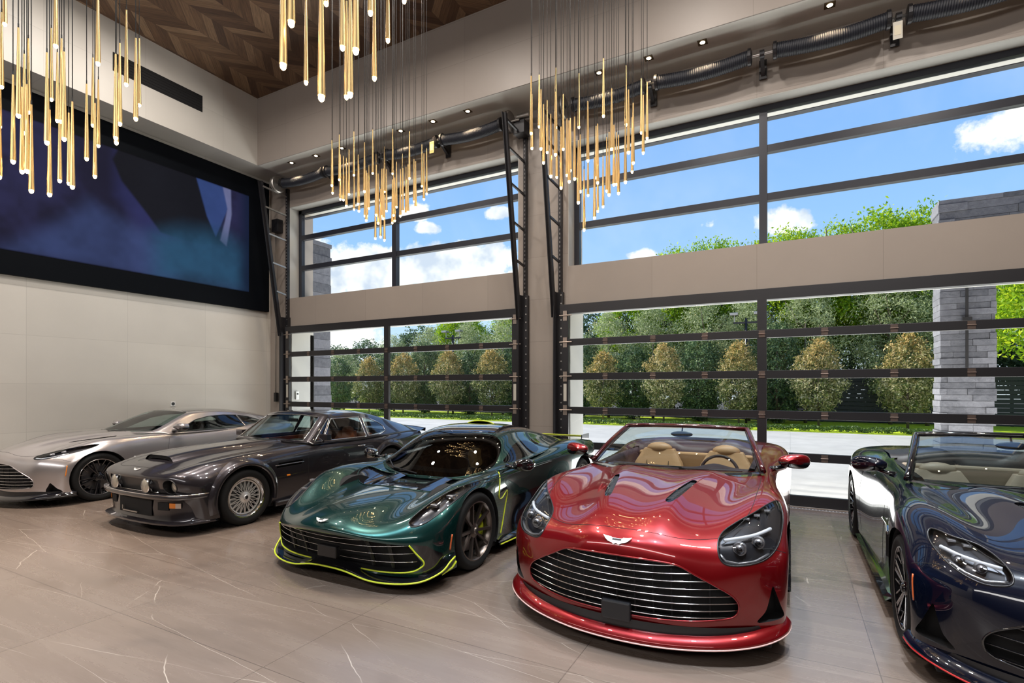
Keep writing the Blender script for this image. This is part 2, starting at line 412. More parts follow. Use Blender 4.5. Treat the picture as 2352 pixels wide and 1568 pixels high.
# timber chevron ceiling
mc, N = mat('chevron_timber', 0.45)
g = N.n('ShaderNodeNewGeometry'); sp = N.n('ShaderNodeSeparateXYZ', {0: g.outputs['Position']})
W_, PL = 0.51, 0.20
u = N.math('DIVIDE', N.math('ADD', sp.outputs['X'], 30.0), W_)
colid = N.math('FLOOR', u); fr = N.math('SUBTRACT', u, colid)
par = N.math('MODULO', colid, 2.0)
tri = N.math('ABSOLUTE', N.math('SUBTRACT', fr, par))          # zig-zag across the columns
vpos = N.math('ADD', N.math('ADD', sp.outputs['Y'], 30.0), N.math('MULTIPLY', tri, W_ * 0.95))
pi_ = N.math('DIVIDE', vpos, PL); pid = N.math('FLOOR', pi_); pf = N.math('SUBTRACT', pi_, pid)
idv = N.n('ShaderNodeCombineXYZ', {0: colid, 1: pid, 2: 0.0})
wn_ = N.n('ShaderNodeTexWhiteNoise', {'Vector': idv.outputs[0]}, noise_dimensions='2D')
base = N.ramp(wn_.outputs['Value'], ((0.0, (0.085, 0.042, 0.022)), (0.35, (0.15, 0.078, 0.040)), (0.7, (0.21, 0.118, 0.062)), (1.0, (0.32, 0.20, 0.115))))
gv = N.n('ShaderNodeCombineXYZ', {0: N.math('MULTIPLY', fr, 2.0), 1: N.math('MULTIPLY', pi_, 9.0), 2: wn_.outputs['Value']})
grain = N.n('ShaderNodeTexNoise', {'Vector': gv.outputs[0], 'Scale': 1.0, 'Detail': 5.0, 'Roughness': 0.65, 'Distortion': 0.5})
base = N.mix(1.0, base, N.ramp(grain.outputs['Fac'], ((0.3, (0.45, 0.45, 0.45)), (0.7, (1.15, 1.15, 1.15)))), 'MULTIPLY')
gap = N.math('MAXIMUM', N.math('LESS_THAN', pf, 0.022), N.math('LESS_THAN', N.math('MINIMUM', fr, N.math('SUBTRACT', 1.0, fr)), 0.004))
base = N.mix(gap, base, (0.02, 0.01, 0.006))
N.link(base, N.b.inputs['Base Color'])
slab('ceiling', FX, XR, YF, FY, ZC, ZC + 0.12, mc)
# driveway side threshold
slab('trim_6', XL, XR, 8.40, 9.30, -0.15, -0.001, pm('threshold_stone', (0.35, 0.33, 0.32), 0.35))
dr = MB()
for i in range(150): dr.box(-3.4 + i * 0.04, -3.375 + i * 0.04, 8.27, 8.295, 0.001, 0.003)
tr_ = thing('floor_drain', 'slotted black linear drain in the floor tiles before the right glass door', 'drain', (0, 0, 0))
dr.build('slots', M_VOID, tr_)['kind'] = 'stuff'
MB().box(-3.42, 3.0, 8.25, 8.315, 0.0004, 0.001).build('channel', pm('drain_channel', (0.30, 0.29, 0.30), 0.4), tr_)

# ----------------------------------------------------------------- upper windows
M_FRAME = pm('window_frame_dark', (0.028, 0.030, 0.040), 0.35, 0.2)
for k, (a, b) in enumerate(OP):
    w = thing('window_%d' % (k + 1), None, None, (0, 0, 0), kind='structure')
    mid = -7.60 if k == 0 else -0.365
    f = MB(); y0, y1 = 8.86, 8.96
    f.box(a, a + 0.11, y0, y1, WB_, WT_); f.box(b - 0.11, b, y0, y1, WB_, WT_)
    f.box(a, b, y0, y1, WT_ - 0.10, WT_); f.box(a, b, y0, y1, WB_, WB_ + 0.05)
    f.box(a + 0.1, b - 0.1, y0 + 0.03, y1 + 0.05, WT_ - 0.20, WT_ - 0.185)
    f.build('window_frame', M_FRAME, w, bevel=0.004)
    MB().box(mid - 0.055, mid + 0.055, y0 - 0.02, y1, WB_ + 0.05, WT_ - 0.1).build('mullion', M_FRAME, w)
    for z in (4.575, 5.31):
        MB().box(a + 0.11, mid - 0.055, y0 - 0.005, y1, z - 0.055, z + 0.055).build('transom', M_FRAME, w)
        MB().box(mid + 0.055, b - 0.11, y0 - 0.005, y1, z - 0.055, z + 0.055).build('transom', M_FRAME, w)
    for xa, xb in ((a + 0.11, mid - 0.055), (mid + 0.055, b - 0.11)):
        for za, zb in ((WB_ + 0.05, 4.52), (4.63, 5.255), (5.365, WT_ - 0.1)):
            MB().box(xa, xb, 8.92, 8.93, za, zb).build('pane', M_GLASS, w)

# ----------------------------------------------------------------- sectional glass doors with hardware
M_HINGE = pm('bronze_hinge', (0.13, 0.095, 0.08), 0.45, 0.5)
M_LABEL = pm('paper_label', (0.55, 0.52, 0.45), 0.7)
for k, (a, b) in enumerate(OP):
    d = thing('door_%d' % (k + 1), None, None, (0, 0, 0), kind='structure')
    x0, x1 = a + 0.02, b - 0.02
    if k == 0: x0, x1 = -10.55, -4.36
    else: x0, x1 = -3.50, 3.10
    mid = -7.455 if k == 0 else -0.365
    y0, y1 = 8.43, 8.49
    for z in (0.14, 0.69, 1.285, 1.865, 2.455):
        h = 0.16 if z > 0.2 else 0.28
        if z == 0.14: MB().box(x0, x1, y0, y1, 0.0, 0.15).build('rail', M_DARKMETAL, d, bevel=0.004)
        else: MB().box(x0, x1, y0, y1, z - 0.058, z + 0.058).build('rail', M_DARKMETAL, d, bevel=0.004)
    MB().box(x0 - 0.05, x1 + 0.05, 8.45, 8.60, 2.955, 3.115).build('rail', M_DARKMETAL, d, bevel=0.004)
    for zc in ((0.15, 0.632), (0.748, 1.227), (1.343, 1.807), (1.923, 2.397), (2.513, 2.955)):
        MB().box(mid - 0.062, mid + 0.062, y0, y1, zc[0], zc[1]).build('stile', M_DARKMETAL, d)
        for sx in (x0 + 0.06, x1 - 0.06):
            MB().box(sx - 0.06, sx + 0.06, y0, y1, zc[0], zc[1]).build('stile', M_DARKMETAL, d)
        for xa, xb in ((x0 + 0.12, mid - 0.062), (mid + 0.062, x1 - 0.12)):
            MB().box(xa, xb, 8.455, 8.463, zc[0], zc[1]).build('pane', M_GLASS, d)
    n = 8
    for z in (0.69, 1.285, 1.865, 2.455):
        for j in range(1, n):
            hx = x0 + (x1 - x0) * j / n if k == 0 else -0.365 + (j - 4) * 0.785
            if j == 4: hx = mid
            h = MB(); h.box(hx - 0.04, hx + 0.04, y0 - 0.006, y0, z - 0.05, z - 0.008); h.box(hx - 0.04, hx + 0.04, y0 - 0.006, y0, z + 0.008, z + 0.05)
            h.tube([(hx - 0.045, y0 - 0.01, z), (hx + 0.045, y0 - 0.01, z)], 0.008, 6)
            h.build('hinge', M_HINGE, d)
    for sx, sg in ((x0 + 0.06, -1), (x1 - 0.06, 1)):
        for z in (0.72, 1.30, 1.88, 2.47, 2.93):
            h = MB(); h.box(sx - 0.035, sx + 0.035, y0 - 0.008, y0, z - 0.10, z + 0.07); h.box(sx - 0.08, sx + 0.08, y0 - 0.02, y0 - 0.004, z - 0.02, z + 0.0)
            h.tube([(sx - 0.10, y0 - 0.02, z - 0.01), (sx + 0.13, y0 - 0.02, z - 0.01)], 0.008, 6)
            h.build('roller_bracket', pm('zinc_bracket', (0.34, 0.28, 0.24), 0.4, 0.8), d)
        MB().box(sx - 0.028, sx + 0.028, y0 - 0.003, y0, 1.44, 1.74).build('label_plate', M_LABEL, d)

def track(xv, out, label):
    """vertical angle track with the inclined high-lift guide rail and its ties"""
    t = thing('door_track', label, 'track', (xv, 8.5, 0))
    m = MB(); m.box(-0.06, 0.06, 0.02, 0.10, 0.0, 3.35); m.box(-0.065, -0.05, -0.12, 0.05, 0, 3.35); m.build('jamb_rail', M_DARKMETAL, t)
    ob = None
    for i in range(22):
        if ob is None: ob = MB().lathe([(0.0, -0.004), (0.014, -0.004), (0.014, 0.0)], 8, axis='y').build('bolt', M_STEEL, t); o = ob
        else: o = ob.copy(); COL.objects.link(o)
        o.location = (0.03, 0.02, 0.25 + i * 0.145)
    m = MB(); m.box(-0.03, 0.03, 0.03, 0.10, 3.35, 6.42); m.build('upper_rail', M_DARKMETAL, t)
    ob = None
    for i in range(40):
        if ob is None: ob = MB().box(-0.011, 0.011, 0.026, 0.03, 0, 0.034).build('rail_slot', pm('slot_pale', (0.14, 0.13, 0.13), 0.5), t); o = ob
        else: o = ob.copy(); COL.objects.link(o)
        o.location = (0, 0, 3.4 + i * 0.074)
    m = MB(); p0 = (-0.06, -0.06, 2.9); p1 = (-0.06, -0.60, 6.40)
    m.obox(p0, p1, 0.05, 0.06); m.obox((-0.085, -0.10, 2.9), (-0.085, -0.64, 6.40), 0.012, 0.075)
    m.build('guide_rail', M_DARKMETAL, t)
    for z in (3.9, 4.55, 5.2, 5.8, 6.25):
        f = (z - 2.9) / 3.5; y = -0.06 - 0.54 * f
        MB().obox((-0.04, y, z + 0.04), (-0.01, 0.05, z - 0.02), 0.03, 0.035).build('tie_bracket', M_DARKMETAL if out > 0 else M_STEEL, t)
    return t
track(-4.27, 1, 'dark vertical door track bolted along the left edge of the stone pier')
track(-3.58, 1, 'dark vertical door track on the right edge of the stone pier')
track(-10.64, -1, 'door track with sloping guide rail in the corner beside the screen')

# torsion springs above the doors
def ribbed(m, x0, x1, z, r, sag, rib=0.03):
    n = int((x1 - x0) / 0.009); pts = []; rr = []
    for i in range(n + 1):
        f = i / n; pts.append((x0 + (x1 - x0) * f, 0, z - sag * math.sin(PI * f)))
        rr.append(r * (1.0 if i % 3 else 0.93))
    m.tube(pts, rr, 18)
M_SPRING = pm('oiled_black_spring', (0.010, 0.012, 0.020), 0.55, 0.0)
for side, a0, b0, segs, brk, drums in (('left', -10.85, -4.25, [(-10.42, -9.10), (-9.0, -7.55), (-7.28, -6.05), (-5.90, -4.62)], (-9.05, -7.42, -5.98), (-10.62, -4.45)),
                                  ('right', -3.6, 2.85, [(-3.22, -2.05), (-1.84, -0.52), (-0.19, 1.12), (1.34, 2.60)], (-1.95, -0.355, 1.23), (-3.42,))):
    t = thing('torsion_spring_assembly', 'row of four black ribbed torsion springs on a steel shaft above the %s window' % side, 'door springs', (0, 8.27, 0))
    MB().tube([(a0, 0, 6.43), (b0, 0, 6.43)], 0.02, 10).build('shaft', M_STEEL, t, smooth=True)
    for a, b in segs:
        m = MB(); ribbed(m, a, b, 6.43, 0.10, 0.05); co_ = m.build('spring_coil', M_SPRING, t, smooth=True, angle=50)
        for xx in (a, b):
            m = MB(); m.lathe([(0.0, -0.03), (0.07, -0.03), (0.118, -0.02), (0.118, 0.02), (0.07, 0.035), (0, 0.035)], 20, axis='x', c=(xx, 0, 6.43))
            m.build('winding_cone', M_DARKMETAL, co_)
    for xx in brk:
        m = MB(); m.box(xx - 0.05, xx + 0.05, 0.28, 0.30, 6.22, 6.50); m.build('bearing_bracket', M_DARKMETAL, t)
        m = MB(); m.obox((xx, 0, 6.43), (xx, 0.29, 6.28), 0.05, 0.05); m.build('bracket_arm', M_DARKMETAL, t)
        m = MB(); m.lathe([(0.02, -0.03), (0.055, -0.03), (0.055, 0.03), (0.02, 0.03)], 12, axis='x', c=(xx, 0, 6.43)); m.build('bearing', M_DARKMETAL, t)
    for xx in drums:
        m = MB(); m.lathe([(0.03, -0.05), (0.17, -0.05), (0.19, -0.02), (0.12, 0.0), (0.19, 0.03), (0.17, 0.05), (0.03, 0.05)], 28, axis='x', c=(xx, 0, 6.43))
        m.build('cable_drum', M_STEEL, t, smooth=True, angle=40)
    x, z, dy = (-6.06, 6.28, -.14) if side == 'left' else (1.20, 6.20, -.14)
    c_ = MB().box(x - 0.05, x + 0.05, dy, dy + 0.004, z - 0.12, z + 0.10).build('warning_tag', pm('tag_yellow', (0.75, 0.60, 0.22), 0.6) if x < 0 else M_LABEL, t)
    c_['label'] = 'yellow warning tag' if x < 0 else 'pale paper warning tag'
    MB().box(x - 0.035, x + 0.035, dy - 0.002, dy, z - 0.07, z + 0.05).build('print', pm('tag_print', (0.62, 0.56, 0.42), 0.6), c_)
    if side == 'left':
        MB().box(-4.38, -4.16, 0.02, 0.24, 6.2, 6.44).build('operator_gearbox', M_DARKMETAL, t, bevel=0.01)
        MB().lathe([(0, -0.02), (0.05, -0.02), (0.05, 0.22), (0, 0.22)], 14, axis='x', c=(-4.30, 0.08, 6.52)).build('operator_motor', M_STEEL, t, smooth=True, angle=40)
# steel conduit and pull box beside the screen
t = thing('conduit', 'thin steel conduit dropping to a black pull box beside the left door', 'conduit', (-11.02, 8.53, 0))
MB().tube([(0, 0, 1.45), (0, 0, 5.4)], 0.012, 8).build('pipe', M_STEEL, t, smooth=True)
MB().box(-0.035, 0.035, -0.03, 0.05, 1.33, 1.55).build('pull_box', M_BLACK, t)
t = thing('junction_box', 'dark junction box high in the corner beside the screen', 'box', (-10.93, 8.5, 5.55))
MB().box(-0.10, 0.10, -0.08, 0.08, -0.14, 0.16).build('box', M_DARKMETAL, t)

# recessed downlights in the back soffit
M_LAMPGLOW = pm('downlight_glow', (1, 0.9, 0.7), 0.5, emis=(1.0, 0.80, 0.52), es=22)
dl = [(-9.87, 8.24), (-9.10, 8.24), (-8.33, 8.24), (-6.75, 8.24), (-5.97, 8.24), (-5.19, 8.24), (-2.70, 8.22), (-1.91, 8.22), (-1.13, 8.22), (0.46, 8.22), (2.05, 8.22)]
dl_lab = ['first from the screen corner', 'second from the screen corner', 'third from the screen corner', 'fourth from the screen corner', 'fifth from the screen corner', 'last before the stone pier', 'first right of the pier behind the pendants', 'second right of the pier', 'third right of the pier', 'fourth right of the pier', 'at the far right end of the soffit']
for (x, y), lb in zip(dl, dl_lab):
    y = 8.05
    t = thing('downlight', 'small square recessed downlight in the soffit, ' + lb, 'light', (x, y, ZS), group='soffit downlights')
    m = MB(); m.box(-0.065, 0.065, -0.065, 0.065, -0.006, 0.0); m.build('trim_ring', pm('lamp_bronze', (0.16, 0.11, 0.06), 0.35, 0.8), t)
    MB().lathe([(0, -0.010), (0.032, -0.010), (0.036, -0.006)], 16, axis='z').build('lamp', M_LAMPGLOW, t)
    light('downlight_beam', 'SPOT', (0, 0, -0.05), 38, (1.0, 0.74, 0.46), spot=95, blend=0.6, parent=t, radius=0.025, target=None)

# ----------------------------------------------------------------- screen wall
sc_ = thing('video_wall', 'huge black-framed video wall showing dark blue abstract shapes on the left wall', 'screen', (XL, 0, 0))
MB().box(0.001, 0.09, -3.5, 8.49, 3.515, 6.62).build('bezel', pm('screen_black', (0.002, 0.003, 0.005), 0.7, spec=0.08), sc_)
def sstep(a, b, x): 
    t = np.clip((x - a) / (b - a), 0, 1); return t * t * (3 - 2 * t)
def inside_soft(U, V, poly, soft):
    # signed distance to polygon, softened
    d = np.full(U.shape, 1e9); ins = np.zeros(U.shape, bool); n = len(poly)
    for i in range(n):
        x0, y0 = poly[i]; x1, y1 = poly[(i + 1) % n]; ex, ey = x1 - x0, y1 - y0
        t = np.clip(((U - x0) * ex + (V - y0) * ey) / (ex * ex + ey * ey), 0, 1)
        d = np.minimum(d, np.hypot(U - x0 - t * ex, V - y0 - t * ey))
        c = ((y0 > V) != (y1 > V)) & (U < (x1 - x0) * (V - y0) / (y1 - y0 + 1e-12) + x0); ins ^= c
    sd = np.where(ins, d, -d)
    return sstep(-soft, soft, sd)
ys = np.linspace(-3.3, 7.95, 560); zs = np.linspace(3.90, 6.17, 130)
YY, ZZ = np.meshgrid(ys, zs)
rng = np.random.RandomState(4)
def smooth_noise(Y, Z, s, seed):
    r = np.random.RandomState(seed); G = r.rand(40, 80); y = (Y + 4) / s; z = (Z - 3) / s
    iy = np.floor(y).astype(int) % 78; iz = np.floor(z).astype(int) % 38; fy = y - np.floor(y); fz = z - np.floor(z)
    fy = fy * fy * (3 - 2 * fy); fz = fz * fz * (3 - 2 * fz)
    return (G[iz, iy] * (1 - fy) + G[iz, iy + 1] * fy) * (1 - fz) + (G[iz + 1, iy] * (1 - fy) + G[iz + 1, iy + 1] * fy) * fz
nz = smooth_noise(YY, ZZ, 0.9, 1) * 0.55 + smooth_noise(YY, ZZ, 0.33, 2) * 0.3 + smooth_noise(YY, ZZ, 0.1, 3) * 0.15
C = np.zeros(YY.shape + (3,))
def lerp(C, m, c): return C * (1 - m[..., None]) + np.array(c) * m[..., None]
C[:] = (0.018, 0.017, 0.045)
C = lerp(C, sstep(0.35, 0.75, nz) * 0.7, (0.035, 0.035, 0.11))
C = lerp(C, inside_soft(YY, ZZ, [(5.2, 6.3), (5.2, 5.3), (5.7, 4.7), (6.3, 4.6), (5.9, 5.2), (5.4, 5.6), (5.45, 6.3)], 0.18) * 0.75, (0.035, 0.04, 0.15))
C = lerp(C, inside_soft(YY, ZZ, [(3.6, 3.9), (4.4, 4.6), (4.8, 5.05), (5.6, 4.75), (6.1, 4.45), (6.25, 4.0), (6.1, 3.8)], 0.22) * (0.55 + 0.45 * nz), (0.055, 0.085, 0.23))
C = lerp(C, inside_soft(YY, ZZ, [(5.25, 6.2), (5.15, 5.95), (5.3, 5.6), (5.75, 5.1), (6.0, 4.8), (6.6, 4.75), (7.3, 4.85), (7.1, 5.3), (6.95, 6.3)], 0.03), (0.010, 0.011, 0.016))
C = lerp(C, inside_soft(YY, ZZ, [(6.7, 6.22), (7.35, 6.2), (7.45, 5.75), (7.15, 5.0), (6.95, 5.4)], 0.02) * 0.9, (0.05, 0.095, 0.30))
C = lerp(C, inside_soft(YY, ZZ, [(7.3, 6.2), (7.5, 6.2), (7.52, 5.6), (7.4, 4.85), (7.25, 4.95), (7.36, 5.4), (7.42, 5.7)], 0.02) * 0.9, (0.22, 0.24, 0.46))
C = lerp(C, inside_soft(YY, ZZ, [(5.9, 4.7), (6.5, 4.98), (7.3, 5.1), (7.9, 4.9), (7.95, 3.9), (5.9, 3.9)], 0.35) * (0.5 + 0.6 * nz), (0.03, 0.115, 0.22))
C *= (0.45 + 0.3 * nz)[..., None]
C = lerp(C, sstep(7.55, 7.95, YY) * 0.85, (0.004, 0.010, 0.03))
bezel = np.minimum(sstep(3.90, 3.93, ZZ), 1 - sstep(6.14, 6.17, ZZ)); C = C * bezel[..., None]
vs = [(0.0915, y, z) for z in zs for y in ys]; ny = len(ys)
fs = [(i * ny + j, i * ny + j + 1, (i + 1) * ny + j + 1, (i + 1) * ny + j) for i in range(len(zs) - 1) for j in range(ny - 1)]
m = MB(); m.add(vs, fs)
ms = bpy.data.materials.new('screen_picture'); ms.use_nodes = True; N = NT(ms)
at = N.n('ShaderNodeAttribute', attribute_name='pic'); N.link(at.outputs['Color'], N.b.inputs['Emission Color']); N.b.inputs['Emission Strength'].default_value = 1.0
N.b.inputs['Base Color'].default_value = (0.004, 0.004, 0.006, 1); N.b.inputs['Roughness'].default_value = 0.7; N.b.inputs['Specular IOR Level'].default_value = 0.04
o = m.build('display', ms, sc_, fixn=False)
ca = o.data.color_attributes.new('pic', 'FLOAT_COLOR', 'POINT')
ca.data.foreach_set('color', np.concatenate([C.reshape(-1, 3), np.ones((C.size // 3, 1))], 1).ravel())
# slot grille in the left fascia, wall socket
t = thing('air_slot', 'long narrow black air slot set in the left fascia', 'vent', (FX, 0, 0))
MB().box(0.0, 0.004, 4.908, 6.522, 7.327, 7.66).build('opening', M_VOID, t)
for i in range(6): MB().box(0.004, 0.012, 4.92, 6.51, 7.355 + i * 0.052, 7.362 + i * 0.052).build('louvre', M_VOID, t)
t = thing('wall_socket', 'white wall socket with round dark outlet above the silver coupe', 'socket', (XL, 6.288, 1.337))
MB().box(0.0, 0.012, -0.05, 0.05, -0.05, 0.05).build('plate', M_WHITE, t, bevel=0.004)
MB().lathe([(0.0, 0.016), (0.032, 0.016), (0.034, 0.012)], 20, axis='x').build('outlet', M_BLACK, t)

# ----------------------------------------------------------------- chandeliers: every pendant on its own cord
M_CORD = pm('black_cord', (0.015, 0.013, 0.012), 0.6)
M_BULB = pm('pendant_bulb', (1, 0.8, 0.5), 0.4, emis=(1.0, 0.66, 0.30), es=26)
CAMF = Vector((-math.sin(R(27.98)), math.cos(R(27.98)), 0)); CAMR = Vector((math.cos(R(27.98)), math.sin(R(27.98)), 0))
me_cone = MB().lathe([(0.004, 0.60), (0.006, 0.60), (0.0075, 0.50), (0.0165, 0.005), (0.0165, 0.0), (0.012, 0.0)], 12, axis='z').build('shade', M_BRASS, smooth=True, angle=40)
me_bulb = MB().ball((0, 0, -0.006), 0.0135, 0.0135, 0.019, 10, 8).build('bulb', M_BULB, smooth=True)
me_cord = MB().tube([(0, 0, 0), (0, 0, 1)], 0.0032, 5).build('cord', M_CORD, smooth=True)
me_cap = MB().lathe([(0, 0), (0.0045, 0), (0.0045, 0.035), (0, 0.035)], 8, axis='z').build('cord_grip', M_CORD)
first = [True]
CL = {
 'far left': (Vector((-4.95, 5.42)), (720, 240, 4.9), [(207,905),(215,990),(291,840),(303,1060),(337,1068),(370,1135),(400,1003),(455,788),(457,1175),(503,1112),(511,1192),(574,972),(578,1247),(604,1247),(594,1297),(624,1162),(667,768),(706,1095),(706,1235),(697,1500),(728,1328),(755,1483),(768,1250),(785,1275),(799,975),(799,1520),(822,1192),(892,772),(888,1325),(902,1240),(915,1302),(935,1147),(978,1247),(1002,1018),(1006,1192),(1042,1220),(1064,1203),(1080,825),(1131,1085),(1150,1147),(1220,912),(1243,1060),(1274,997)]),
 'far right': (Vector((-1.95, 5.42)), (1190, 160, 4.126), [(124,597),(131,740),(200,535),(217,743),(241,875),(276,778),(310,1002),(357,543),(355,797),(366,1013),(407,1113),(428,747),(463,993),(484,1053),(496,950),(536,1027),(576,540),(571,1252),(589,1148),(625,1510),(661,855),(663,1185),(739,1017),(754,1065),(755,1335),(724,1397),(809,433),(805,1292),(840,1143),(862,1178),(887,745),(908,1082),(932,1080),(952,1165),(1022,515),(1017,1058),(1047,778),(1081,962),(1091,877),(1168,592),(1186,782),(1223,645)]),
 'near left': (Vector((-5.0, 2.05)), (0, 0, 3.267), [(36,175),(12,645),(98,1205),(138,860),(165,1280),(202,1275),(235,1425),(213,835),(182,990),(352,1062),(372,1452),(385,740),(418,338),(430,900),(448,1350),(462,905),(481,1035),(516,1370),(543,1395),(650,1185),(697,935),(712,1318),(735,470),(738,1088),(868,1028),(873,1065),(899,922),(948,628),(1019,885),(1045,783),(-4,945),(-6,1320)]),
 'near centre': (Vector((-2.25, 2.15)), (580, 0, 3.267), [(230,483),(291,163),(402,612),(520,445),(517,720),(553,20),(675,350),(705,720),(733,700),(775,370),(885,90),(915,580),(1016,297),(1138,0)]),
}
CWORD = {'far left': 'far left cluster', 'far right': 'far right cluster',
         'near left': 'near left cluster', 'near centre': 'near centre cluster'}
rnd = random.Random(11)
ONES = ['', 'first', 'second', 'third', 'fourth', 'fifth', 'sixth', 'seventh', 'eighth', 'ninth', 'tenth', 'eleventh', 'twelfth', 'thirteenth', 'fourteenth', 'fifteenth', 'sixteenth', 'seventeenth', 'eighteenth', 'nineteenth']
TENS = {2: 'twent', 3: 'thirt', 4: 'fort'}
def ordw(k):
    k += 1
    if k < 20: return ONES[k]
    return TENS[k // 10] + ('ieth' if k % 10 == 0 else 'y-' + ONES[k % 10])
for key, (cen, (ox, oy, sc), tips) in CL.items():
    px = [(ox + x / sc, oy + y / sc) for x, y in tips]
    c3 = Vector((cen.x, cen.y, 0)); dc = c3.dot(CAMF)
    ordx = sorted(range(len(px)), key=lambda i: px[i]); rank = {i: k for k, i in enumerate(ordx)}
    cano = MB().lathe([(0, 0.0), (0.80, 0.0), (0.80, 0.06), (0, 0.06)], 40, axis='z')
    ct = thing('chandelier_canopy', 'round brass canopy plate on the timber ceiling above the ' + CWORD[key], 'canopy', (cen.x, cen.y, 8.16))
    cano.build('plate', M_BRASS, ct, smooth=True, angle=40)
    for i, (x, y) in enumerate(px):
        tx = (x - 1176) / 1203; ty = (889 - y) / 1203
        # lateral place from its direction; depth anywhere inside the round canopy
        lat = 0.0
        # choose depth d so that the point lies within radius of the canopy centre
        best = None
        for q in range(60):
            d = dc + rnd.uniform(-0.78, 0.78); P = CAMF * d + CAMR * (tx * d)
            if (P - c3).length < 0.78: best = (d, P); break
        if best is None:
            d = dc / 1.0; P = CAMF * d + CAMR * (tx * d); best = (d, P)
        d, P = best; z = 1.68 + ty * d
        lb = 'slim brass cone pendant with glowing tip, %s from the left in the %s cluster' % (ordw(rank[i]), key)
        t = thing('pendant_light', lb, 'pendant light', (P.x, P.y, z), group='brass pendants, ' + key + ' chandelier')
        for src in (me_cone, me_bulb, me_cap, me_cord):
            if first[0]: o = src
            else: o = src.copy(); COL.objects.link(o)
            o.parent = t
            if src is me_cord: o.location = (0, 0, 0.60); o.scale = (1, 1, 8.16 - z - 0.60)
            elif src is me_cap: o.location = (0, 0, 0.595)
        first[0] = False
    # the cluster's own lamplight
    pz = sum(1.68 + (889 - y) / 1203 * dc for x, y in px) / len(px)
# ================================================================= outside
ORD = ['first', 'second', 'third', 'fourth', 'fifth', 'sixth', 'seventh', 'eighth', 'ninth', 'tenth', 'eleventh', 'twelfth', 'thirteenth', 'fourteenth', 'fifteenth', 'sixteenth', 'seventeenth', 'eighteenth']
md, N = mat('driveway_pavers', 0.55)
g = N.n('ShaderNodeNewGeometry')
br = N.n('ShaderNodeTexBrick', {'Vector': g.outputs['Position'], 'Scale': 1.0, 'Mortar Size': 0.006, 'Brick Width': 2.4, 'Row Height': 1.2, 'Color1': (0.52, 0.50, 0.485, 1), 'Color2': (0.47, 0.455, 0.44, 1), 'Mortar': (0.36, 0.35, 0.34, 1)})
br.offset = 0.0
ns = N.n('ShaderNodeTexNoise', {'Vector': g.outputs['Position'], 'Scale': 1.2, 'Detail': 8.0, 'Roughness': 0.7})
N.link(N.mix(1.0, br.outputs['Color'], N.ramp(ns.outputs['Fac'], ((0.3, (0.82, 0.82, 0.82)), (0.7, (1.1, 1.1, 1.1)))), 'MULTIPLY'), N.b.inputs['Base Color'])
slab('driveway', -45, 16, 9.30, 22.5, -0.15, -0.001, md)
ml, N = mat('lawn_grass', 0.8)
g = N.n('ShaderNodeNewGeometry'); ns = N.n('ShaderNodeTexNoise', {'Vector': g.outputs['Position'], 'Scale': 14.0, 'Detail': 6.0})
N.link(N.ramp(ns.outputs['Fac'], ((0.3, (0.36, 0.52, 0.005)), (0.7, (0.62, 0.74, 0.02)))), N.b.inputs['Base Color'])
slab('lawn', -45, 16, 22.5, 29.5, -0.15, 0.02, ml)
slab('planting_bed', -70, 40, 29.5, 75, -0.15, 0.03, pm('mulch', (0.035, 0.028, 0.02), 0.9))
slab('planting_bed', 16, 60, 5, 29.5, -0.15, 0.0, MATS['mulch'])

def leafmat(name, cols, trans=0.35, top=None):
    m = bpy.data.materials.new(name); m.use_nodes = True; N = NT(m); t = m.node_tree
    g = N.n('ShaderNodeNewGeometry'); oi = N.n('ShaderNodeObjectInfo')
    f = N.math('ADD', N.math('MULTIPLY', g.outputs['Random Per Island'], 0.8), N.math('MULTIPLY', oi.outputs['Random'], 0.2))
    c = N.ramp(f, cols)
    if top:
        tc = N.n('ShaderNodeTexCoord'); sp = N.n('ShaderNodeSeparateXYZ', {0: tc.outputs['Object']})
        ns = N.n('ShaderNodeTexNoise', {'Vector': tc.outputs['Object'], 'Scale': 1.3, 'Detail': 3.0})
        ff = N.math('MULTIPLY', N.math('SUBTRACT', N.math('ADD', N.math('MULTIPLY', sp.outputs['Z'], 0.30), ns.outputs['Fac']), 1.12), 2.2, True)
        c = N.mix(N.math('MULTIPLY', ff, g.outputs['Random Per Island']), c, top)
    b = N.b; N.link(c, b.inputs['Base Color']); b.inputs['Roughness'].default_value = 0.5; b.inputs['Specular IOR Level'].default_value = 0.35
    tl = N.n('ShaderNodeBsdfTranslucent'); N.link(c, tl.inputs[0])
    mx = N.n('ShaderNodeMixShader', {0: trans}); N.link(b.outputs[0], mx.inputs[1]); N.link(tl.outputs[0], mx.inputs[2])
    N.link(mx.outputs[0], t.nodes['Material Output'].inputs[0])
    return m
ML_MAG = leafmat('magnolia_leaf', ((0, (0.05, 0.08, 0.025)), (0.35, (0.12, 0.16, 0.05)), (0.6, (0.27, 0.26, 0.11)), (1.0, (0.80, 0.72, 0.48))), 0.35, (0.72, 0.47, 0.15))
ML_OLI = leafmat('grey_green_leaf', ((0, (0.13, 0.18, 0.07)), (0.5, (0.32, 0.38, 0.18)), (1.0, (0.62, 0.66, 0.40))), 0.4)
ML_DRK = leafmat('dark_evergreen_leaf', ((0, (0.03, 0.06, 0.03)), (0.5, (0.075, 0.14, 0.06)), (1.0, (0.30, 0.40, 0.18))), 0.3)
ML_BRT = leafmat('bright_leaf', ((0, (0.09, 0.20, 0.008)), (0.5, (0.26, 0.44, 0.015)), (1.0, (0.66, 0.72, 0.03))), 0.5)
M_BARK = pm('bark', (0.13, 0.10, 0.075), 0.85)
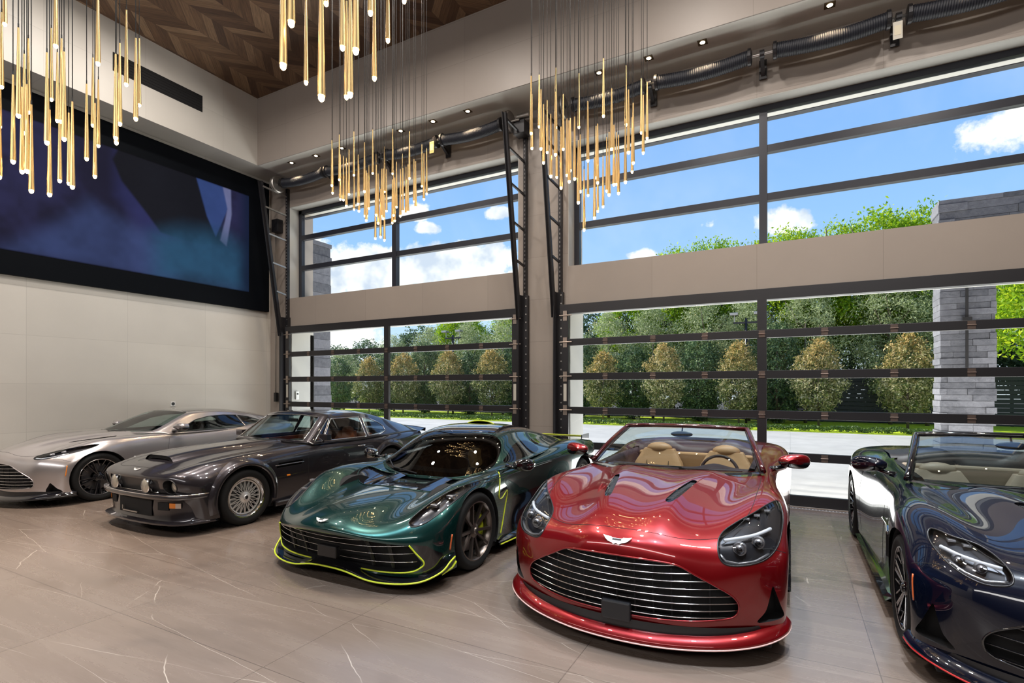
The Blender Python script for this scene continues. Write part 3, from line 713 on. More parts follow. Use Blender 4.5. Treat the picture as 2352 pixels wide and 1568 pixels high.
def leaves(n, shape, size, seed, asp=0.45, clump=0, cs=0.3, up=0.2):
    """n leaf blades; shape(rng,k) -> k points"""
    r = np.random.RandomState(seed)
    if clump:
        C = shape(r, clump); P = C[r.randint(0, clump, n)] + r.normal(0, cs, (n, 3)) * np.array([1, 1, .8])
    else: P = shape(r, n)
    D = r.normal(0, 1, (n, 3)); D[:, 2] += up; D /= np.linalg.norm(D, axis=1)[:, None]
    E = np.cross(D, r.normal(0, 1, (n, 3))); E /= np.linalg.norm(E, axis=1)[:, None]
    s = size * r.uniform(.6, 1.25, n)[:, None]
    V = np.stack([P - D * s * .5, P + E * s * asp * .5, P + D * s * .5, P - E * s * asp * .5], 1).reshape(-1, 3)
    return V, n
def crown(name, m, n, shape, size, seed, parent=None, **k):
    V, n = leaves(n, shape, size, seed, **k)
    V[:, 2] = np.maximum(V[:, 2], 0.03)
    me = bpy.data.meshes.new(name); me.from_pydata(V.tolist(), [], np.arange(n * 4).reshape(-1, 4).tolist()); me.materials.append(m)
    o = bpy.data.objects.new(name, me); COL.objects.link(o); o.parent = parent
    return o
def prof_shape(h0, h1, rmax, widest=0.35, power=1.0, shell=0.45):
    def f(r, k):
        t = r.beta(1.3, 1.5, k); a = r.uniform(0, 2 * PI, k)
        rad = np.where(t < widest, np.sin(np.clip(t / widest, 0, 1) * PI / 2) ** .7, np.cos(np.clip((t - widest) / (1 - widest), 0, 1) * PI / 2) ** power)
        q = rmax * rad * r.uniform(shell, 1, k) ** .6
        q = q * (1 + .13 * np.sin(a * 3 + t * 9) + .09 * np.sin(a * 5 - t * 17))
        return np.stack([q * np.cos(a), q * np.sin(a), h0 + (h1 - h0) * t], 1)
    return f
def ball_shape(c, rx, rz, shell=0.5):
    def f(r, k):
        d = r.normal(0, 1, (k, 3)); d /= np.linalg.norm(d, axis=1)[:, None]
        q = r.uniform(shell, 1, k)[:, None] ** .5
        return np.array(c) + d * q * np.array([rx, rx, rz])
    return f
def trunk(h, r, parent, seed=0, branch=5, spread=.5, h0=None):
    rn = random.Random(seed); m = MB()
    m.tube([(0, 0, -.02), (rn.uniform(-.04, .04), rn.uniform(-.04, .04), h * .5), (0, 0, h)], [r, r * .8, r * .35], 8)
    for i in range(branch):
        z = (h0 or h * .35) + (h - (h0 or h * .35)) * i / branch; a = rn.uniform(0, 6.28)
        m.tube([(0, 0, z), (spread * .5 * math.cos(a), spread * .5 * math.sin(a), z + spread * .5), (spread * math.cos(a), spread * math.sin(a), z + spread * 1.3)], [r * .45, r * .3, r * .1], 6)
    return m.build('trunk', M_BARK, parent, smooth=True)
def proto(kind, seed):
    t = thing(kind, None, None)
    if kind == 'magnolia_tree':
        trunk(2.6, .05, t, seed, 7, .45, .5); crown('foliage', ML_MAG, 9000, prof_shape(.45, 3.75, 1.10, .40, .72, .25), .125, seed, t, clump=420, cs=.10)
    elif kind == 'olive_tree':
        trunk(4.5, .08, t, seed, 9, 1.0, 1.2); crown('foliage', ML_OLI, 13000, prof_shape(1.0, 6.2, 1.55, .5, .7, .15), .13, seed, t, asp=.3, clump=260, cs=.17)
    elif kind == 'evergreen_tree':
        trunk(3.0, .07, t, seed, 5, .6, .5); crown('foliage', ML_DRK, 12000, prof_shape(.02, 4.1, 1.25, .42, .5, .3), .12, seed, t, clump=500, cs=.10)
    elif kind == 'broadleaf_tree':
        trunk(7.0, .2, t, seed, 10, 2.2, 3.0); crown('foliage', ML_BRT, 24000, ball_shape((0, 0, 6.6), 3.1, 3.5, .35), .19, seed, t, clump=190, cs=.30)
    return t
def plant(protos, spots, label, group, cat='tree'):
    used = set()
    for i, (x, y, s, sz) in enumerate(spots):
        p = protos[i % len(protos)]
        if id(p) in used: o = copy_tree(p)
        else: o = p; used.add(id(p))
        o.location = (x, y, 0.02); o.rotation_euler = (0, 0, i * 2.1 + .4); o.scale = (s, s, sz)
        setp(o, label(i, len(spots)), cat, group)
def at(px, Y):
    t = (px - 1176) / 1203; d = Y / (math.cos(R(27.98)) + t * math.sin(R(27.98)))
    P = CAMF * d + CAMR * (t * d); return P.x
mag = [(px, s, sz) for px, s, sz in ((848, .95, .95), (926, .95, 1.0), (1029, .95, 1.02), (1130, 1.0, 1.02), (1385, .90, .92), (1524, .88, 1.0), (1697, .92, .98), (1880, .92, .98), (2085, .98, 1.0))]
def mlab(i, n):
    if i < 4: return 'bronze-tipped conical magnolia tree, %s from the left seen through the left door' % ORD[i]
    return 'bronze-tipped conical magnolia tree, %s from the left seen through the right door' % ORD[i - 4]
plant([proto('magnolia_tree', 3), proto('magnolia_tree', 8)], [(at(p, 25.4), 25.4, s, z) for p, s, z in mag], mlab, 'conical magnolias on the lawn')
oli = [(790, 28.5, .95, .80), (905, 28.2, .95, .92), (985, 28.0, 1.0, 1.0), (1075, 28.3, 1.0, 1.03), (1155, 28.0, 1.05, 1.05), (1310, 28.3, .9, .85), (1398, 28.0, 1.05, .98), (1500, 28.4, 1.0, 1.02), (1620, 28.0, 1.1, 1.08), (1720, 28.4, 1.0, 1.05), (1850, 28.0, 1.0, 1.12), (2045, 28.6, 1.05, 1.18), (2130, 28.2, 1.0, 1.0)]
plant([proto('olive_tree', 21), proto('olive_tree', 22)], [(at(p, y), y, s, z * (.95 if p > 1300 else .9)) for p, y, s, z in oli], lambda i, n: 'billowy grey-green tree behind the magnolias, %s from the left' % ORD[i], 'grey-green trees behind the magnolias')
ever = [(775, 27.3), (885, 27.0), (975, 27.2), (1080, 27.0), (1180, 27.2), (1330, 27.0), (1455, 27.2), (1605, 27.0), (1785, 27.1)]
plant([proto('evergreen_tree', 31), proto('evergreen_tree', 32)], [(at(p, y), y, 1.0, .92 + .1 * (i % 3)) for i, (p, y) in enumerate(ever)], lambda i, n: 'dark bushy evergreen filling the gap between magnolias, %s from the left' % ORD[i], 'dark evergreens between the magnolias')
far = [(-42, 33, 2.0, 1.45), (-36, 34, 2.1, 1.3), (-31, 33, 2.0, 1.35), (-26.5, 34, 2.1, 1.6), (-22, 33, 2.0, 1.7), (-17.5, 34, 2.1, 1.9), (-13, 33.5, 2.0, 1.9), (-9, 34, 2.1, 2.0), (-5, 33.5, 2.0, 2.0), (-1, 34, 2.1, 2.0), (3, 33.5, 2.0, 2.1), (7, 34, 2.1, 2.1), (11, 33, 2.0, 2.2), (15, 34, 2.1, 2.2)]
farp = proto('evergreen_tree', 35); crown_ = farp.children[1]; crown_.data.materials[0] = ML_DRK
plant([farp], far, lambda i, n: 'tall dark evergreen in the background row, %s from the left' % ORD[i], 'tall evergreens in the background row')
brt = [(1060, 31, .62, .72), (1175, 31.5, .55, .70), (1440, 31, .60, .74), (1545, 32, .75, .98), (1640, 32.5, .8, 1.0), (1800, 31.5, .85, .98), (1905, 32, .9, 1.0), (2035, 31.5, 1.0, 1.03), (2110, 31, .9, .99)]
plant([proto('broadleaf_tree', 41), proto('broadleaf_tree', 42)], [(at(p, y), y, s, z) for p, y, s, z in brt], lambda i, n: 'tall bright yellow-green broadleaf tree behind the hedge row, %s from the left' % ORD[i], 'bright broadleaf trees at the back')
big = proto('broadleaf_tree', 45); big.location = (7.6, 21.5, 0.02); big.scale = (.85, .85, .72); setp(big, 'large bright green tree right of the grey stone pillar', 'tree')
big = proto('broadleaf_tree', 46); big.location = (10.6, 25.5, 0.02); big.scale = (.95, .95, .70); setp(big, 'bright green tree farther back at the right picture edge', 'tree')
# low clipped hedge along the drive
def hedge_shape(r, k):
    x = r.uniform(-26, 4.4, k); y = 22.62 + r.uniform(0, .62, k); z = .02 + .20 * r.uniform(0, 1, k) ** .6 + .05 * np.sin(x * 7) * np.cos(x * 2.7)
    return np.stack([x, y, z], 1)
h = crown('low_hedge', ML_DRK, 26000, hedge_shape, .085, 77); h.data.materials[0] = leafmat('hedge_leaf', ((0, (0.02, 0.05, 0.012)), (0.5, (0.06, 0.12, 0.025)), (1.0, (0.20, 0.30, 0.06))), .3)
setp(h, 'low dark green hedge along the edge of the lawn', 'hedge')
# lamp posts
def post(px, lab):
    t = thing('floodlight_post', lab, 'lamp post', (at(px, 27.0), 26.4, 0.0))
    MB().tube([(0, 0, 0), (0, 0, 4.85)], .055, 10).build('pole', M_DARKMETAL, t, smooth=True)
    MB().box(-.55, .55, -.04, .04, 4.62, 4.70).build('crossarm', M_DARKMETAL, t)
    for sx in (-.5, .5):
        m = MB(); m.box(sx - .17, sx + .17, -.28, .10, 5.0, 5.12); m.tube([(sx, 0, 4.68), (sx, 0, 5.02)], .025, 6); m.build('lamp_head', M_STEEL, t, bevel=.02)
post(1716, 'twin-headed floodlight post among the trees seen through the right door')
post(1053, 'twin-headed floodlight post among the trees seen through the left door')
f = thing('garden_fence', 'dark slatted garden fence behind the trees, left of the stone pillar', 'fence', (0, 29.3, 0))
for i in range(12): MB().box(-1.0, 16, 0, .04, .05 + i * .19, .22 + i * .19).build('fence_board', pm('dark_fence', (0.03, 0.032, 0.038), .6), f)
for i in range(8): MB().box(-1 + i * 2.3, -.9 + i * 2.3, .04, .12, 0, 2.36).build('fence_post', MATS['dark_fence'], f)

# split-face stone
def stonemat(name, a, b):
    m, N = mat(name, 0.85)
    g = N.n('ShaderNodeNewGeometry'); ns = N.n('ShaderNodeTexNoise', {'Vector': g.outputs['Position'], 'Scale': 9.0, 'Detail': 9.0, 'Roughness': 0.75})
    f = N.math('ADD', N.math('MULTIPLY', g.outputs['Random Per Island'], .45), N.math('MULTIPLY', N.math('SUBTRACT', ns.outputs['Fac'], .22), 1.1), True)
    N.link(N.mix(f, a, b), N.b.inputs['Base Color']); N.bump(ns.outputs['Fac'], .8, .03)
    return m
M_STONE = stonemat('split_face_stone', (0.030, 0.031, 0.040), (0.20, 0.20, 0.225))
def stones(x0, x1, y0, y1, z0, z1, ch, lw, seed, name, parent):
    rn = random.Random(seed); m = MB(); z = z0; k = 0
    m.box(x0 + .03, x1 - .03, y0 + .03, y1 - .03, z0, z1)
    while z < z1 - .02:
        h = min(ch, z1 - z); e = rn.uniform(0, .018)
        x = x0 - (lw * .5 if k % 2 else 0)
        while x < x1:
            L = lw * rn.uniform(.7, 1.3); a = max(x, x0); b = min(x + L, x1)
            if b - a > .04:
                o = rn.uniform(-.008, .02); m.box(a + .002 - (o if a == x0 else 0), b - .002 + (o if b == x1 else 0), y0 - o, y1 + o, z + .003, z + h - .003)
            x += L
        z += h; k += 1
    return m.build(name, M_STONE, parent)
t = thing('stone_pillar', 'grey split-face stone pillar with stone beam outside the right door', 'pillar', (0, 0, 0))
stones(2.60, 3.42, 13.0, 13.56, 0, 4.35, .118, .42, 5, 'pillar_shaft', t)
stones(2.57, 9.5, 12.98, 13.58, 4.35, 5.33, .148, .9, 6, 'beam', t)
s = thing('wall_light', 'slim black vertical light bar on the stone pillar', 'light', (2.98, 12.93, 2.6))
MB().box(-.022, .022, -.03, 0, -.65, 1.2).build('light_bar', M_BLACK, s); MB().box(-.07, .07, -.06, 0.02, .28, .42).build('mounting_box', M_BLACK, s)
t = thing('wing_wall', 'pale concrete and split stone wing wall outside the left door', 'wall', (0, 0, 0))
MB().box(-11.9, -10.9, 9.31, 9.55, 0, 5.45).build('concrete_face', pm('wing_concrete', (0.19, 0.19, 0.187), .7), t)
stones(-11.9, -10.9, 9.55, 10.14, 0, 5.50, .245, .6, 9, 'stone_face', t)
MB().box(-10.66, -10.60, 9.20, 9.32, 0, 2.98).build('door_stop', M_BLACK, t)
t = thing('intercom', 'small white intercom box on the left door reveal', 'intercom', (-10.595, 8.79, 1.48)); MB().box(0, .03, -.045, .045, -.10, .10).build('case', M_WHITE, t, bevel=.006)
MB().box(.03, .032, -.025, .025, .02, .06).build('speaker_slot', M_BLACK, t)
# ================================================================= car toolkit
def bsp(P, n, closed=False):
    """uniform cubic b-spline through a control net along axis 0, ends clamped"""
    Q = np.concatenate([[2 * P[0] - P[1]], P, [2 * P[-1] - P[-2]]], 0)
    out = []; N = len(P)
    for i in range(N - 1):
        for k in range(n):
            t = k / n
            b = np.array([(1 - t) ** 3, 3 * t ** 3 - 6 * t * t + 4, -3 * t ** 3 + 3 * t * t + 3 * t + 1, t ** 3]) / 6
            out.append(sum(b[j] * Q[i + j] for j in range(4)))
    out.append((Q[N - 1] + 4 * Q[N] + Q[N + 1]) / 6)
    return np.array(out)
def knots(P):
    Q = np.concatenate([[2 * P[0] - P[1]], P, [2 * P[-1] - P[-2]]], 0)
    return (Q[:-2] + 4 * Q[1:-1] + Q[2:]) / 6
def surf(ctrl, nu=7, nv=6, fit=2):
    """ctrl[row][col] = (a,b,z), first column on the centre line; mirrored to a full skin"""
    P = np.array(ctrl, float)
    L = P[:, :0:-1].copy(); L[..., 0] *= -1
    P = np.concatenate([L, P], 1); T = P.copy()
    for _ in range(fit):
        S = knots(P); S = np.swapaxes(knots(np.swapaxes(S, 0, 1)), 0, 1)
        P = P + (T - S) * 0.85
    S = bsp(P, nu); S = np.swapaxes(bsp(np.swapaxes(S, 0, 1), nv), 0, 1)
    return S
class Skin:
    """dense skin of a body: can be cut along outlines drawn in one view, parts keep the exact surface"""
    def __init__(s, S):
        s.S = S; nr, nc = S.shape[:2]
        du = np.gradient(S, axis=0); dv = np.gradient(S, axis=1)
        N = np.cross(dv, du); N /= (np.linalg.norm(N, axis=2, keepdims=True) + 1e-12)
        # outward: compare with the centre of the body
        c = np.array([0, S[..., 1].mean(), S[..., 2].mean() * 0.6])
        if ((S - c) * N).sum() < 0: N = -N
        bm = bmesh.new(); lay = bm.verts.layers.float_vector.new('nrm'); s.tag = bm.faces.layers.int.new('tag')
        vs = [[None] * nc for _ in range(nr)]
        for i in range(nr):
            for j in range(nc):
                v = bm.verts.new(S[i, j]); v[lay] = N[i, j]; vs[i][j] = v
        for i in range(nr - 1):
            for j in range(nc - 1):
                q = (vs[i][j], vs[i][j + 1], vs[i + 1][j + 1], vs[i + 1][j])
                try: f = bm.faces.new(q)
                except ValueError: pass
        s.bm = bm; s.lay = lay
        pts = S.reshape(-1, 3); fs = [(i * nc + j, i * nc + j + 1, (i + 1) * nc + j + 1, (i + 1) * nc + j) for i in range(nr - 1) for j in range(nc - 1)]
        s.bvh = BVHTree.FromPolygons([tuple(p) for p in pts], fs)
    def cut(s, poly, ax, tag, cond, only=0):
        """poly: outline in axes ax (e.g. (0,2)); faces inside get tag. cond(c): which faces may be touched"""
        bm = s.bm; n = len(poly); other = ({0, 1, 2} - set(ax)).pop()
        lo = [min(p[k] for p in poly) - 0.08 for k in (0, 1)]; hi = [max(p[k] for p in poly) + 0.08 for k in (0, 1)]
        def near():
            r = []
            for f in bm.faces:
                if f[s.tag] != only: continue
                c = f.calc_center_median()
                if lo[0] < c[ax[0]] < hi[0] and lo[1] < c[ax[1]] < hi[1] and cond(c): r.append((f, c))
            return r
        cand = near()
        for i in range(n):
            p, q = poly[i], poly[(i + 1) % n]; ex, ey = q[0] - p[0], q[1] - p[1]; L = math.hypot(ex, ey)
            if L < 1e-6: continue
            geo = set(); touched = []
            for f, c in cand:
                if not f.is_valid: continue
                t = max(-0.0, min(1.0, ((c[ax[0]] - p[0]) * ex + (c[ax[1]] - p[1]) * ey) / (L * L)))
                dd = math.hypot(c[ax[0]] - p[0] - t * ex, c[ax[1]] - p[1] - t * ey)
                if dd < 0.075:
                    # does the face really straddle the segment's line
                    ds = [((v.co[ax[0]] - p[0]) * ey - (v.co[ax[1]] - p[1]) * ex) for v in f.verts]
                    if min(ds) < 0 < max(ds): geo.add(f); touched.append(f)
            if not geo: continue
            g = set(geo)
            for f in geo: g.update(f.edges); g.update(f.verts)
            co = Vector((0, 0, 0)); co[ax[0]] = p[0]; co[ax[1]] = p[1]
            no = Vector((0, 0, 0)); no[ax[0]] = ey / L; no[ax[1]] = -ex / L
            r = bmesh.ops.bisect_plane(bm, geom=list(g), dist=1e-5, plane_co=co, plane_no=no)
            new = [e for e in r['geom'] if isinstance(e, bmesh.types.BMFace)]
            have = {id(f) for f, _ in cand if f.is_valid}
            cand = [(f, f.calc_center_median()) for f, c in cand if f.is_valid]
            ids = {f for f, _ in cand}
            cand += [(f, f.calc_center_median()) for f in new if f not in ids and cond(f.calc_center_median()) and f[s.tag] == only]
            cutf = [e for e in r['geom_cut'] if isinstance(e, bmesh.types.BMEdge)]
            ids = {f for f, _ in cand}
            for e in cutf:
                for f in e.link_faces:
                    if f not in ids and f[s.tag] == only:
                        c = f.calc_center_median()
                        if cond(c): cand.append((f, c)); ids.add(f)
        for f, c in near():
            x, y = c[ax[0]], c[ax[1]]; ins = False
            for i in range(n):
                x0, y0 = poly[i]; x1, y1 = poly[(i + 1) % n]
                if (y0 > y) != (y1 > y) and x < (x1 - x0) * (y - y0) / (y1 - y0) + x0: ins = not ins
            if ins: f[s.tag] = tag
    def cut2(s, poly, ax, tag, cond, only=0):
        """the same outline on both sides of the car (first axis must be 0 to be mirrored, else the condition is)"""
        s.cut(poly, ax, tag, lambda c: c[0] > 0 and cond(c), only)
        if ax[0] == 0: s.cut([(-p[0], p[1]) for p in poly], ax, tag, lambda c: c[0] < 0 and cond(Vector((-c[0], c[1], c[2]))), only)
        else: s.cut(poly, ax, tag, lambda c: c[0] < 0 and cond(Vector((-c[0], c[1], c[2]))), only)
    def part(s, tags, name, m, parent, side=0, offset=0.0, thick=0.0, rim=None):
        """mesh of all faces with one of these tags; offset pushes it inward, rim adds walls back to the skin"""
        if not isinstance(tags, (list, tuple)): tags = (tags,)
        fs = [f for f in s.bm.faces if f[s.tag] in tags and (side == 0 or f.calc_center_median()[0] * side > 0)]
        if not fs: print('EMPTY PART', name, tags); return None
        idx = {}; vs = []; ns = []; F = []
        for f in fs:
            q = []
            for v in f.verts:
                if v not in idx: idx[v] = len(vs); vs.append(v.co.copy()); ns.append(Vector(v[s.lay]).normalized())
                q.append(idx[v])
            F.append(q)
        off = Vector(offset) if isinstance(offset, (tuple, Vector)) else None
        base = [v.copy() for v in vs]
        if off is not None: vs = [v + off for v in vs]
        elif offset: vs = [v + n * offset for v, n in zip(vs, ns)]
        nb = len(vs); walls = []
        if off is not None or offset:
            fset = set(fs)
            for f in fs:
                for e in f.edges:
                    if sum(1 for g in e.link_faces if g in fset) == 1:
                        a, b = idx[e.verts[0]], idx[e.verts[1]]; walls.append((a, b))
        allv = list(vs); allf = list(F); mp = {}
        for a, b in walls:
            for k in (a, b):
                if k not in mp: mp[k] = len(allv); allv.append(base[k]); ns.append(ns[k])
            allf.append([a, b, mp[b], mp[a]])
        me = bpy.data.meshes.new(name); me.from_pydata([tuple(v) for v in allv], [], allf)
        # orientation: follow stored normals
        me.update()
        flip = 0
        for k in range(0, len(F), max(1, len(F) // 40)):
            p = me.polygons[k]; flip += 1 if p.normal.dot(ns[p.vertices[0]]) < 0 else -1
        if flip > 0: me.flip_normals()
        me.polygons.foreach_set('use_smooth', [i < len(F) for i in range(len(allf))])
        me.materials.append(m)
        if not walls: me.normals_split_custom_set_from_vertices([tuple(n) for n in ns])
        o = bpy.data.objects.new(name, me); COL.objects.link(o); o.parent = parent
        if thick:
            md = o.modifiers.new('thickness', 'SOLIDIFY'); md.thickness = thick; md.offset = -1 
        return o
    def hit(s, p, d):
        r = s.bvh.ray_cast(Vector(p), Vector(d).normalized()); return r[0], r[1]
    def drape(s, pts, ax, d, lift=0.0, seg=0.03, start=5.0):
        """project a polyline drawn in axes ax along direction d onto the skin; returns 3d points"""
        out = []; other = ({0, 1, 2} - set(ax)).pop(); d = Vector(d)
        P = []
        for i in range(len(pts) - 1):
            p, q = pts[i], pts[i + 1]; L = math.hypot(q[0] - p[0], q[1] - p[1]); n = max(1, int(L / seg))
            for k in range(n): P.append((p[0] + (q[0] - p[0]) * k / n, p[1] + (q[1] - p[1]) * k / n))
        P.append(pts[-1])
        for x, y in P:
            o = Vector((0, 0, 0)); o[ax[0]] = x; o[ax[1]] = y; o = o - d * start
            o[ax[0]] = x if abs(d[ax[0]]) < 1e-6 else o[ax[0]]
            h, n = s.hit(o, d)
            if h is not None:
                if n.dot(d) > 0: n = -n
                out.append(h + n * lift)
        return out
def smoothpoly(pts, n=6, closed=True):
    """Catmull-Rom through the points"""
    N = len(pts); out = []
    rng_ = range(N) if closed else range(N - 1)
    for i in rng_:
        if closed: p0, p1, p2, p3 = pts[i - 1], pts[i], pts[(i + 1) % N], pts[(i + 2) % N]
        else: p0, p1, p2, p3 = pts[max(i - 1, 0)], pts[i], pts[i + 1], pts[min(i + 2, N - 1)]
        for k in range(n):
            t = k / n
            out.append(tuple(0.5 * (2 * b + (c - a) * t + (2 * a - 5 * b + 4 * c - d) * t * t + (3 * b - a - 3 * c + d) * t ** 3) for a, b, c, d in zip(p0, p1, p2, p3)))
    if not closed: out.append(tuple(pts[-1]))
    return out
def circ(cy_, cz, r, n=44): return [(cy_ + r * math.cos(2 * PI * k / n), cz + r * math.sin(2 * PI * k / n)) for k in range(n)]
def mirx(pts): return [(-p[0],) + tuple(p[1:]) for p in pts]

# ---- wheels
M_RIMBLK = pm('rim_gloss_black', (0.010, 0.010, 0.012), 0.16, 0.4, coat=0.8)
M_RIMEDGE = pm('rim_machined', (0.62, 0.62, 0.64), 0.22, 1.0)
M_RIMBRZ = pm('rim_bronze_grey', (0.16, 0.135, 0.12), 0.28, 0.85)
M_RIMSIL = pm('rim_silver', (0.70, 0.69, 0.67), 0.32, 0.6)
M_DISC = pm('brake_disc_steel', (0.22, 0.22, 0.23), 0.35, 0.9)
M_LIME = pm('lime_paint', (0.56, 0.66, 0.03), 0.35, coat=0.5)
M_AMBER = pm('amber_lens', (0.75, 0.22, 0.02), 0.2, coat=0.8)
M_REDLENS = pm('orange_red_lens', (0.62, 0.12, 0.03), 0.25, coat=0.8)
def wheel(parent, a, b, style, Rt=0.352, Rr=0.262, W=0.27, label=None, rot=0.0):
    """a: lateral place of the outer tyre face (sign gives the side), b: axle position"""
    sg = 1 if a > 0 else -1
    def P(r, t): return (r, sg * (t))          # t: 0 at outer face, negative inward
    w_ = []
    rimm = {'star': M_RIMBLK, 'ten': M_RIMBRZ, 'mesh': M_RIMSIL}[style]
    rim = MB()
    rim.lathe([(Rr - 0.004, sg * -W), (Rr - 0.02, sg * -W), (Rr - 0.035, sg * -0.16), (Rr - 0.03, sg * -0.07), (Rr - 0.014, sg * -0.02), (Rr - 0.004, sg * -0.012), (Rr + 0.004, sg * -0.014)], 48)
    o = rim.build('wheel', rimm if style != 'mesh' else M_CHROME, parent, smooth=True, angle=35, loc=(a, b, Rt))
    if label: o['label'] = label
    ty = MB(); sh = Rt - Rr
    prof = [(Rr - 0.002, -W + 0.01), (Rr + sh * 0.45, -W - 0.002), (Rt - 0.016, -W + 0.012), (Rt, -W + 0.035)]
    for g in range(4):
        t0 = -W + 0.05 + g * (W - 0.10) / 4; gw = (W - 0.10) / 4
        prof += [(Rt, t0 + gw * 0.1), (Rt - 0.007, t0 + gw * 0.14), (Rt - 0.007, t0 + gw * 0.24), (Rt, t0 + gw * 0.28)]
    prof += [(Rt, -0.035), (Rt - 0.014, -0.012), (Rr + sh * 0.6, 0.0), (Rr + sh * 0.35, -0.001), (Rr + sh * 0.22, -0.006), (Rr + 0.004, -0.009), (Rr - 0.002, -0.012)]
    ty.lathe([(r, sg * t) for r, t in prof], 56)
    ty.build('tyre', M_RUBBER, o, smooth=True, angle=40)
    sp = MB(); ed = MB()
    def spoke(an, r0, r1, w0, w1, t0, t1, th, m_=sp, skew=0.0):
        c0, s0 = math.cos(an), math.sin(an); c1, s1 = math.cos(an + skew), math.sin(an + skew)
        def pt(r, c, s, off, t): return (sg * t, r * c - off * s, r * s + off * c)
        v = []
        for r, c, s, w, t in ((r0, c0, s0, w0, t0), (r1, c1, s1, w1, t1)):
            v += [pt(r, c, s, -w, t - th), pt(r, c, s, w, t - th), pt(r, c, s, w, t), pt(r, c, s, -w, t)]
        m_.add(v, [(0, 1, 2, 3), (7, 6, 5, 4), (0, 4, 5, 1), (1, 5, 6, 2), (2, 6, 7, 3), (3, 7, 4, 0)])
    if style == 'star':
        for k in range(5):
            an = 2 * PI * k / 5 + rot
            for q in (-1, 1):
                spoke(an + q * 0.10, 0.05, Rr - 0.014, 0.012, 0.016, -0.035, -0.016, 0.03, skew=q * 0.02)
                spoke(an + q * 0.10 + q * 0.035, 0.06, Rr - 0.012, 0.0022, 0.0038, -0.033, -0.0145, 0.004, ed, skew=q * 0.045 - q * 0.02)
                spoke(an + q * 0.52, Rr * 0.62, Rr - 0.014, 0.006, 0.008, -0.032, -0.018, 0.02, skew=-q * 0.1)
                spoke(an + q * 0.52, Rr * 0.64, Rr - 0.013, 0.0018, 0.003, -0.030, -0.0165, 0.004, ed, skew=-q * 0.1)
        ed.lathe([(Rr - 0.012, sg * -0.0125), (Rr - 0.004, sg * -0.0105), (Rr - 0.001, sg * -0.013)], 56)
        sp.build('spokes', M_RIMBLK, o); ed.build('machined_edge', M_RIMEDGE, o)
        sp = None
    elif style == 'ten':
        for k in range(5):
            an = 2 * PI * k / 5 + rot
            for q in (-1, 1): spoke(an + q * 0.22, 0.045, Rr - 0.012, 0.013, 0.011, -0.045, -0.014, 0.028, skew=q * 0.07)
        sp.lathe([(Rr - 0.018, sg * -0.02), (Rr - 0.010, sg * -0.010), (Rr - 0.002, sg * -0.012)], 56)
        sp.build('spokes', M_RIMBRZ, o)
    else:
        for k in range(20):
            an = 2 * PI * k / 20
            for q in (-1, 1):
                spoke(an, 0.055, Rr * 0.80, 0.0035, 0.0035, -0.040, -0.050, 0.014, skew=q * 0.30)
        sp.lathe([(Rr * 0.78, sg * -0.075), (Rr * 0.79, sg * -0.050), (Rr * 0.84, sg * -0.046)], 56)
        sp.build('spokes', M_RIMSIL, o)
        lip = MB(); lip.lathe([(Rr * 0.84, sg * -0.046), (Rr * 0.87, sg * -0.062), (Rr - 0.02, sg * -0.05), (Rr - 0.012, sg * -0.012), (Rr + 0.002, sg * -0.010)], 56)
        lip.build('polished_lip', M_CHROME, o, smooth=True, angle=40)
    hub = MB(); hub.lathe([(0.0, sg * -0.016), (0.026, sg * -0.016), (0.032, sg * -0.022), (0.034, sg * -0.03), (0.066, sg * -0.042), (0.07, sg * -0.075)], 28)
    hub.build('hub', rimm, o, smooth=True, angle=35)
    cap = MB(); cap.lathe([(0.0, sg * -0.0145), (0.021, sg * -0.0145), (0.023, sg * -0.018)], 24)
    cap.build('centre_cap', M_BLACK, o)
    cw = MB()
    for q in (-1, 1): cw.box(min(sg * -0.0145, sg * -0.0125), max(sg * -0.0145, sg * -0.0125), q * 0.010 - 0.008, q * 0.010 + 0.008, -0.003, 0.003)
    cw.build('cap_emblem', M_CHROME, o)
    d = MB(); d.lathe([(0.08, sg * -0.115), (0.195, sg * -0.115), (0.195, sg * -0.14), (0.08, sg * -0.14)], 40, closed=True)
    d.build('brake_disc', M_DISC, o)
    cal = MB(); c0 = 0.1 if style != 'mesh' else 2.6
    pts = [(0.0, 0.19 * math.cos(c0 + t), 0.19 * math.sin(c0 + t)) for t in np.linspace(-0.55, 0.55, 9)]
    cal.tube([(sg * -0.10, p[1], p[2]) for p in pts], 0.042, 8, flat=0.7)
    cal.build('brake_caliper', {'ten': M_LIME, 'star': M_GLOSSBLK, 'mesh': M_BLACK}[style], o, smooth=True, angle=50)
    if style != 'star': pass
    return o
def arch_liner(parent, b, r, a_out, a_in=0.55, cz=None, name='wheel_well'):
    cz = cz or 0.35
    for sg in (-1, 1):
        m = MB(); rows = []
        for aa in (a_out, a_in):
            rows.append([(sg * aa, b + r * math.cos(t), cz + r * math.sin(t)) for t in np.linspace(-0.5, PI + 0.5, 36)])
        m.grid(rows)
        m.add([(sg * a_in, b + r * math.cos(t), cz + r * math.sin(t)) for t in np.linspace(-0.5, PI + 0.5, 36)], [tuple(range(36))])
        m.build(name, M_VOID, parent)
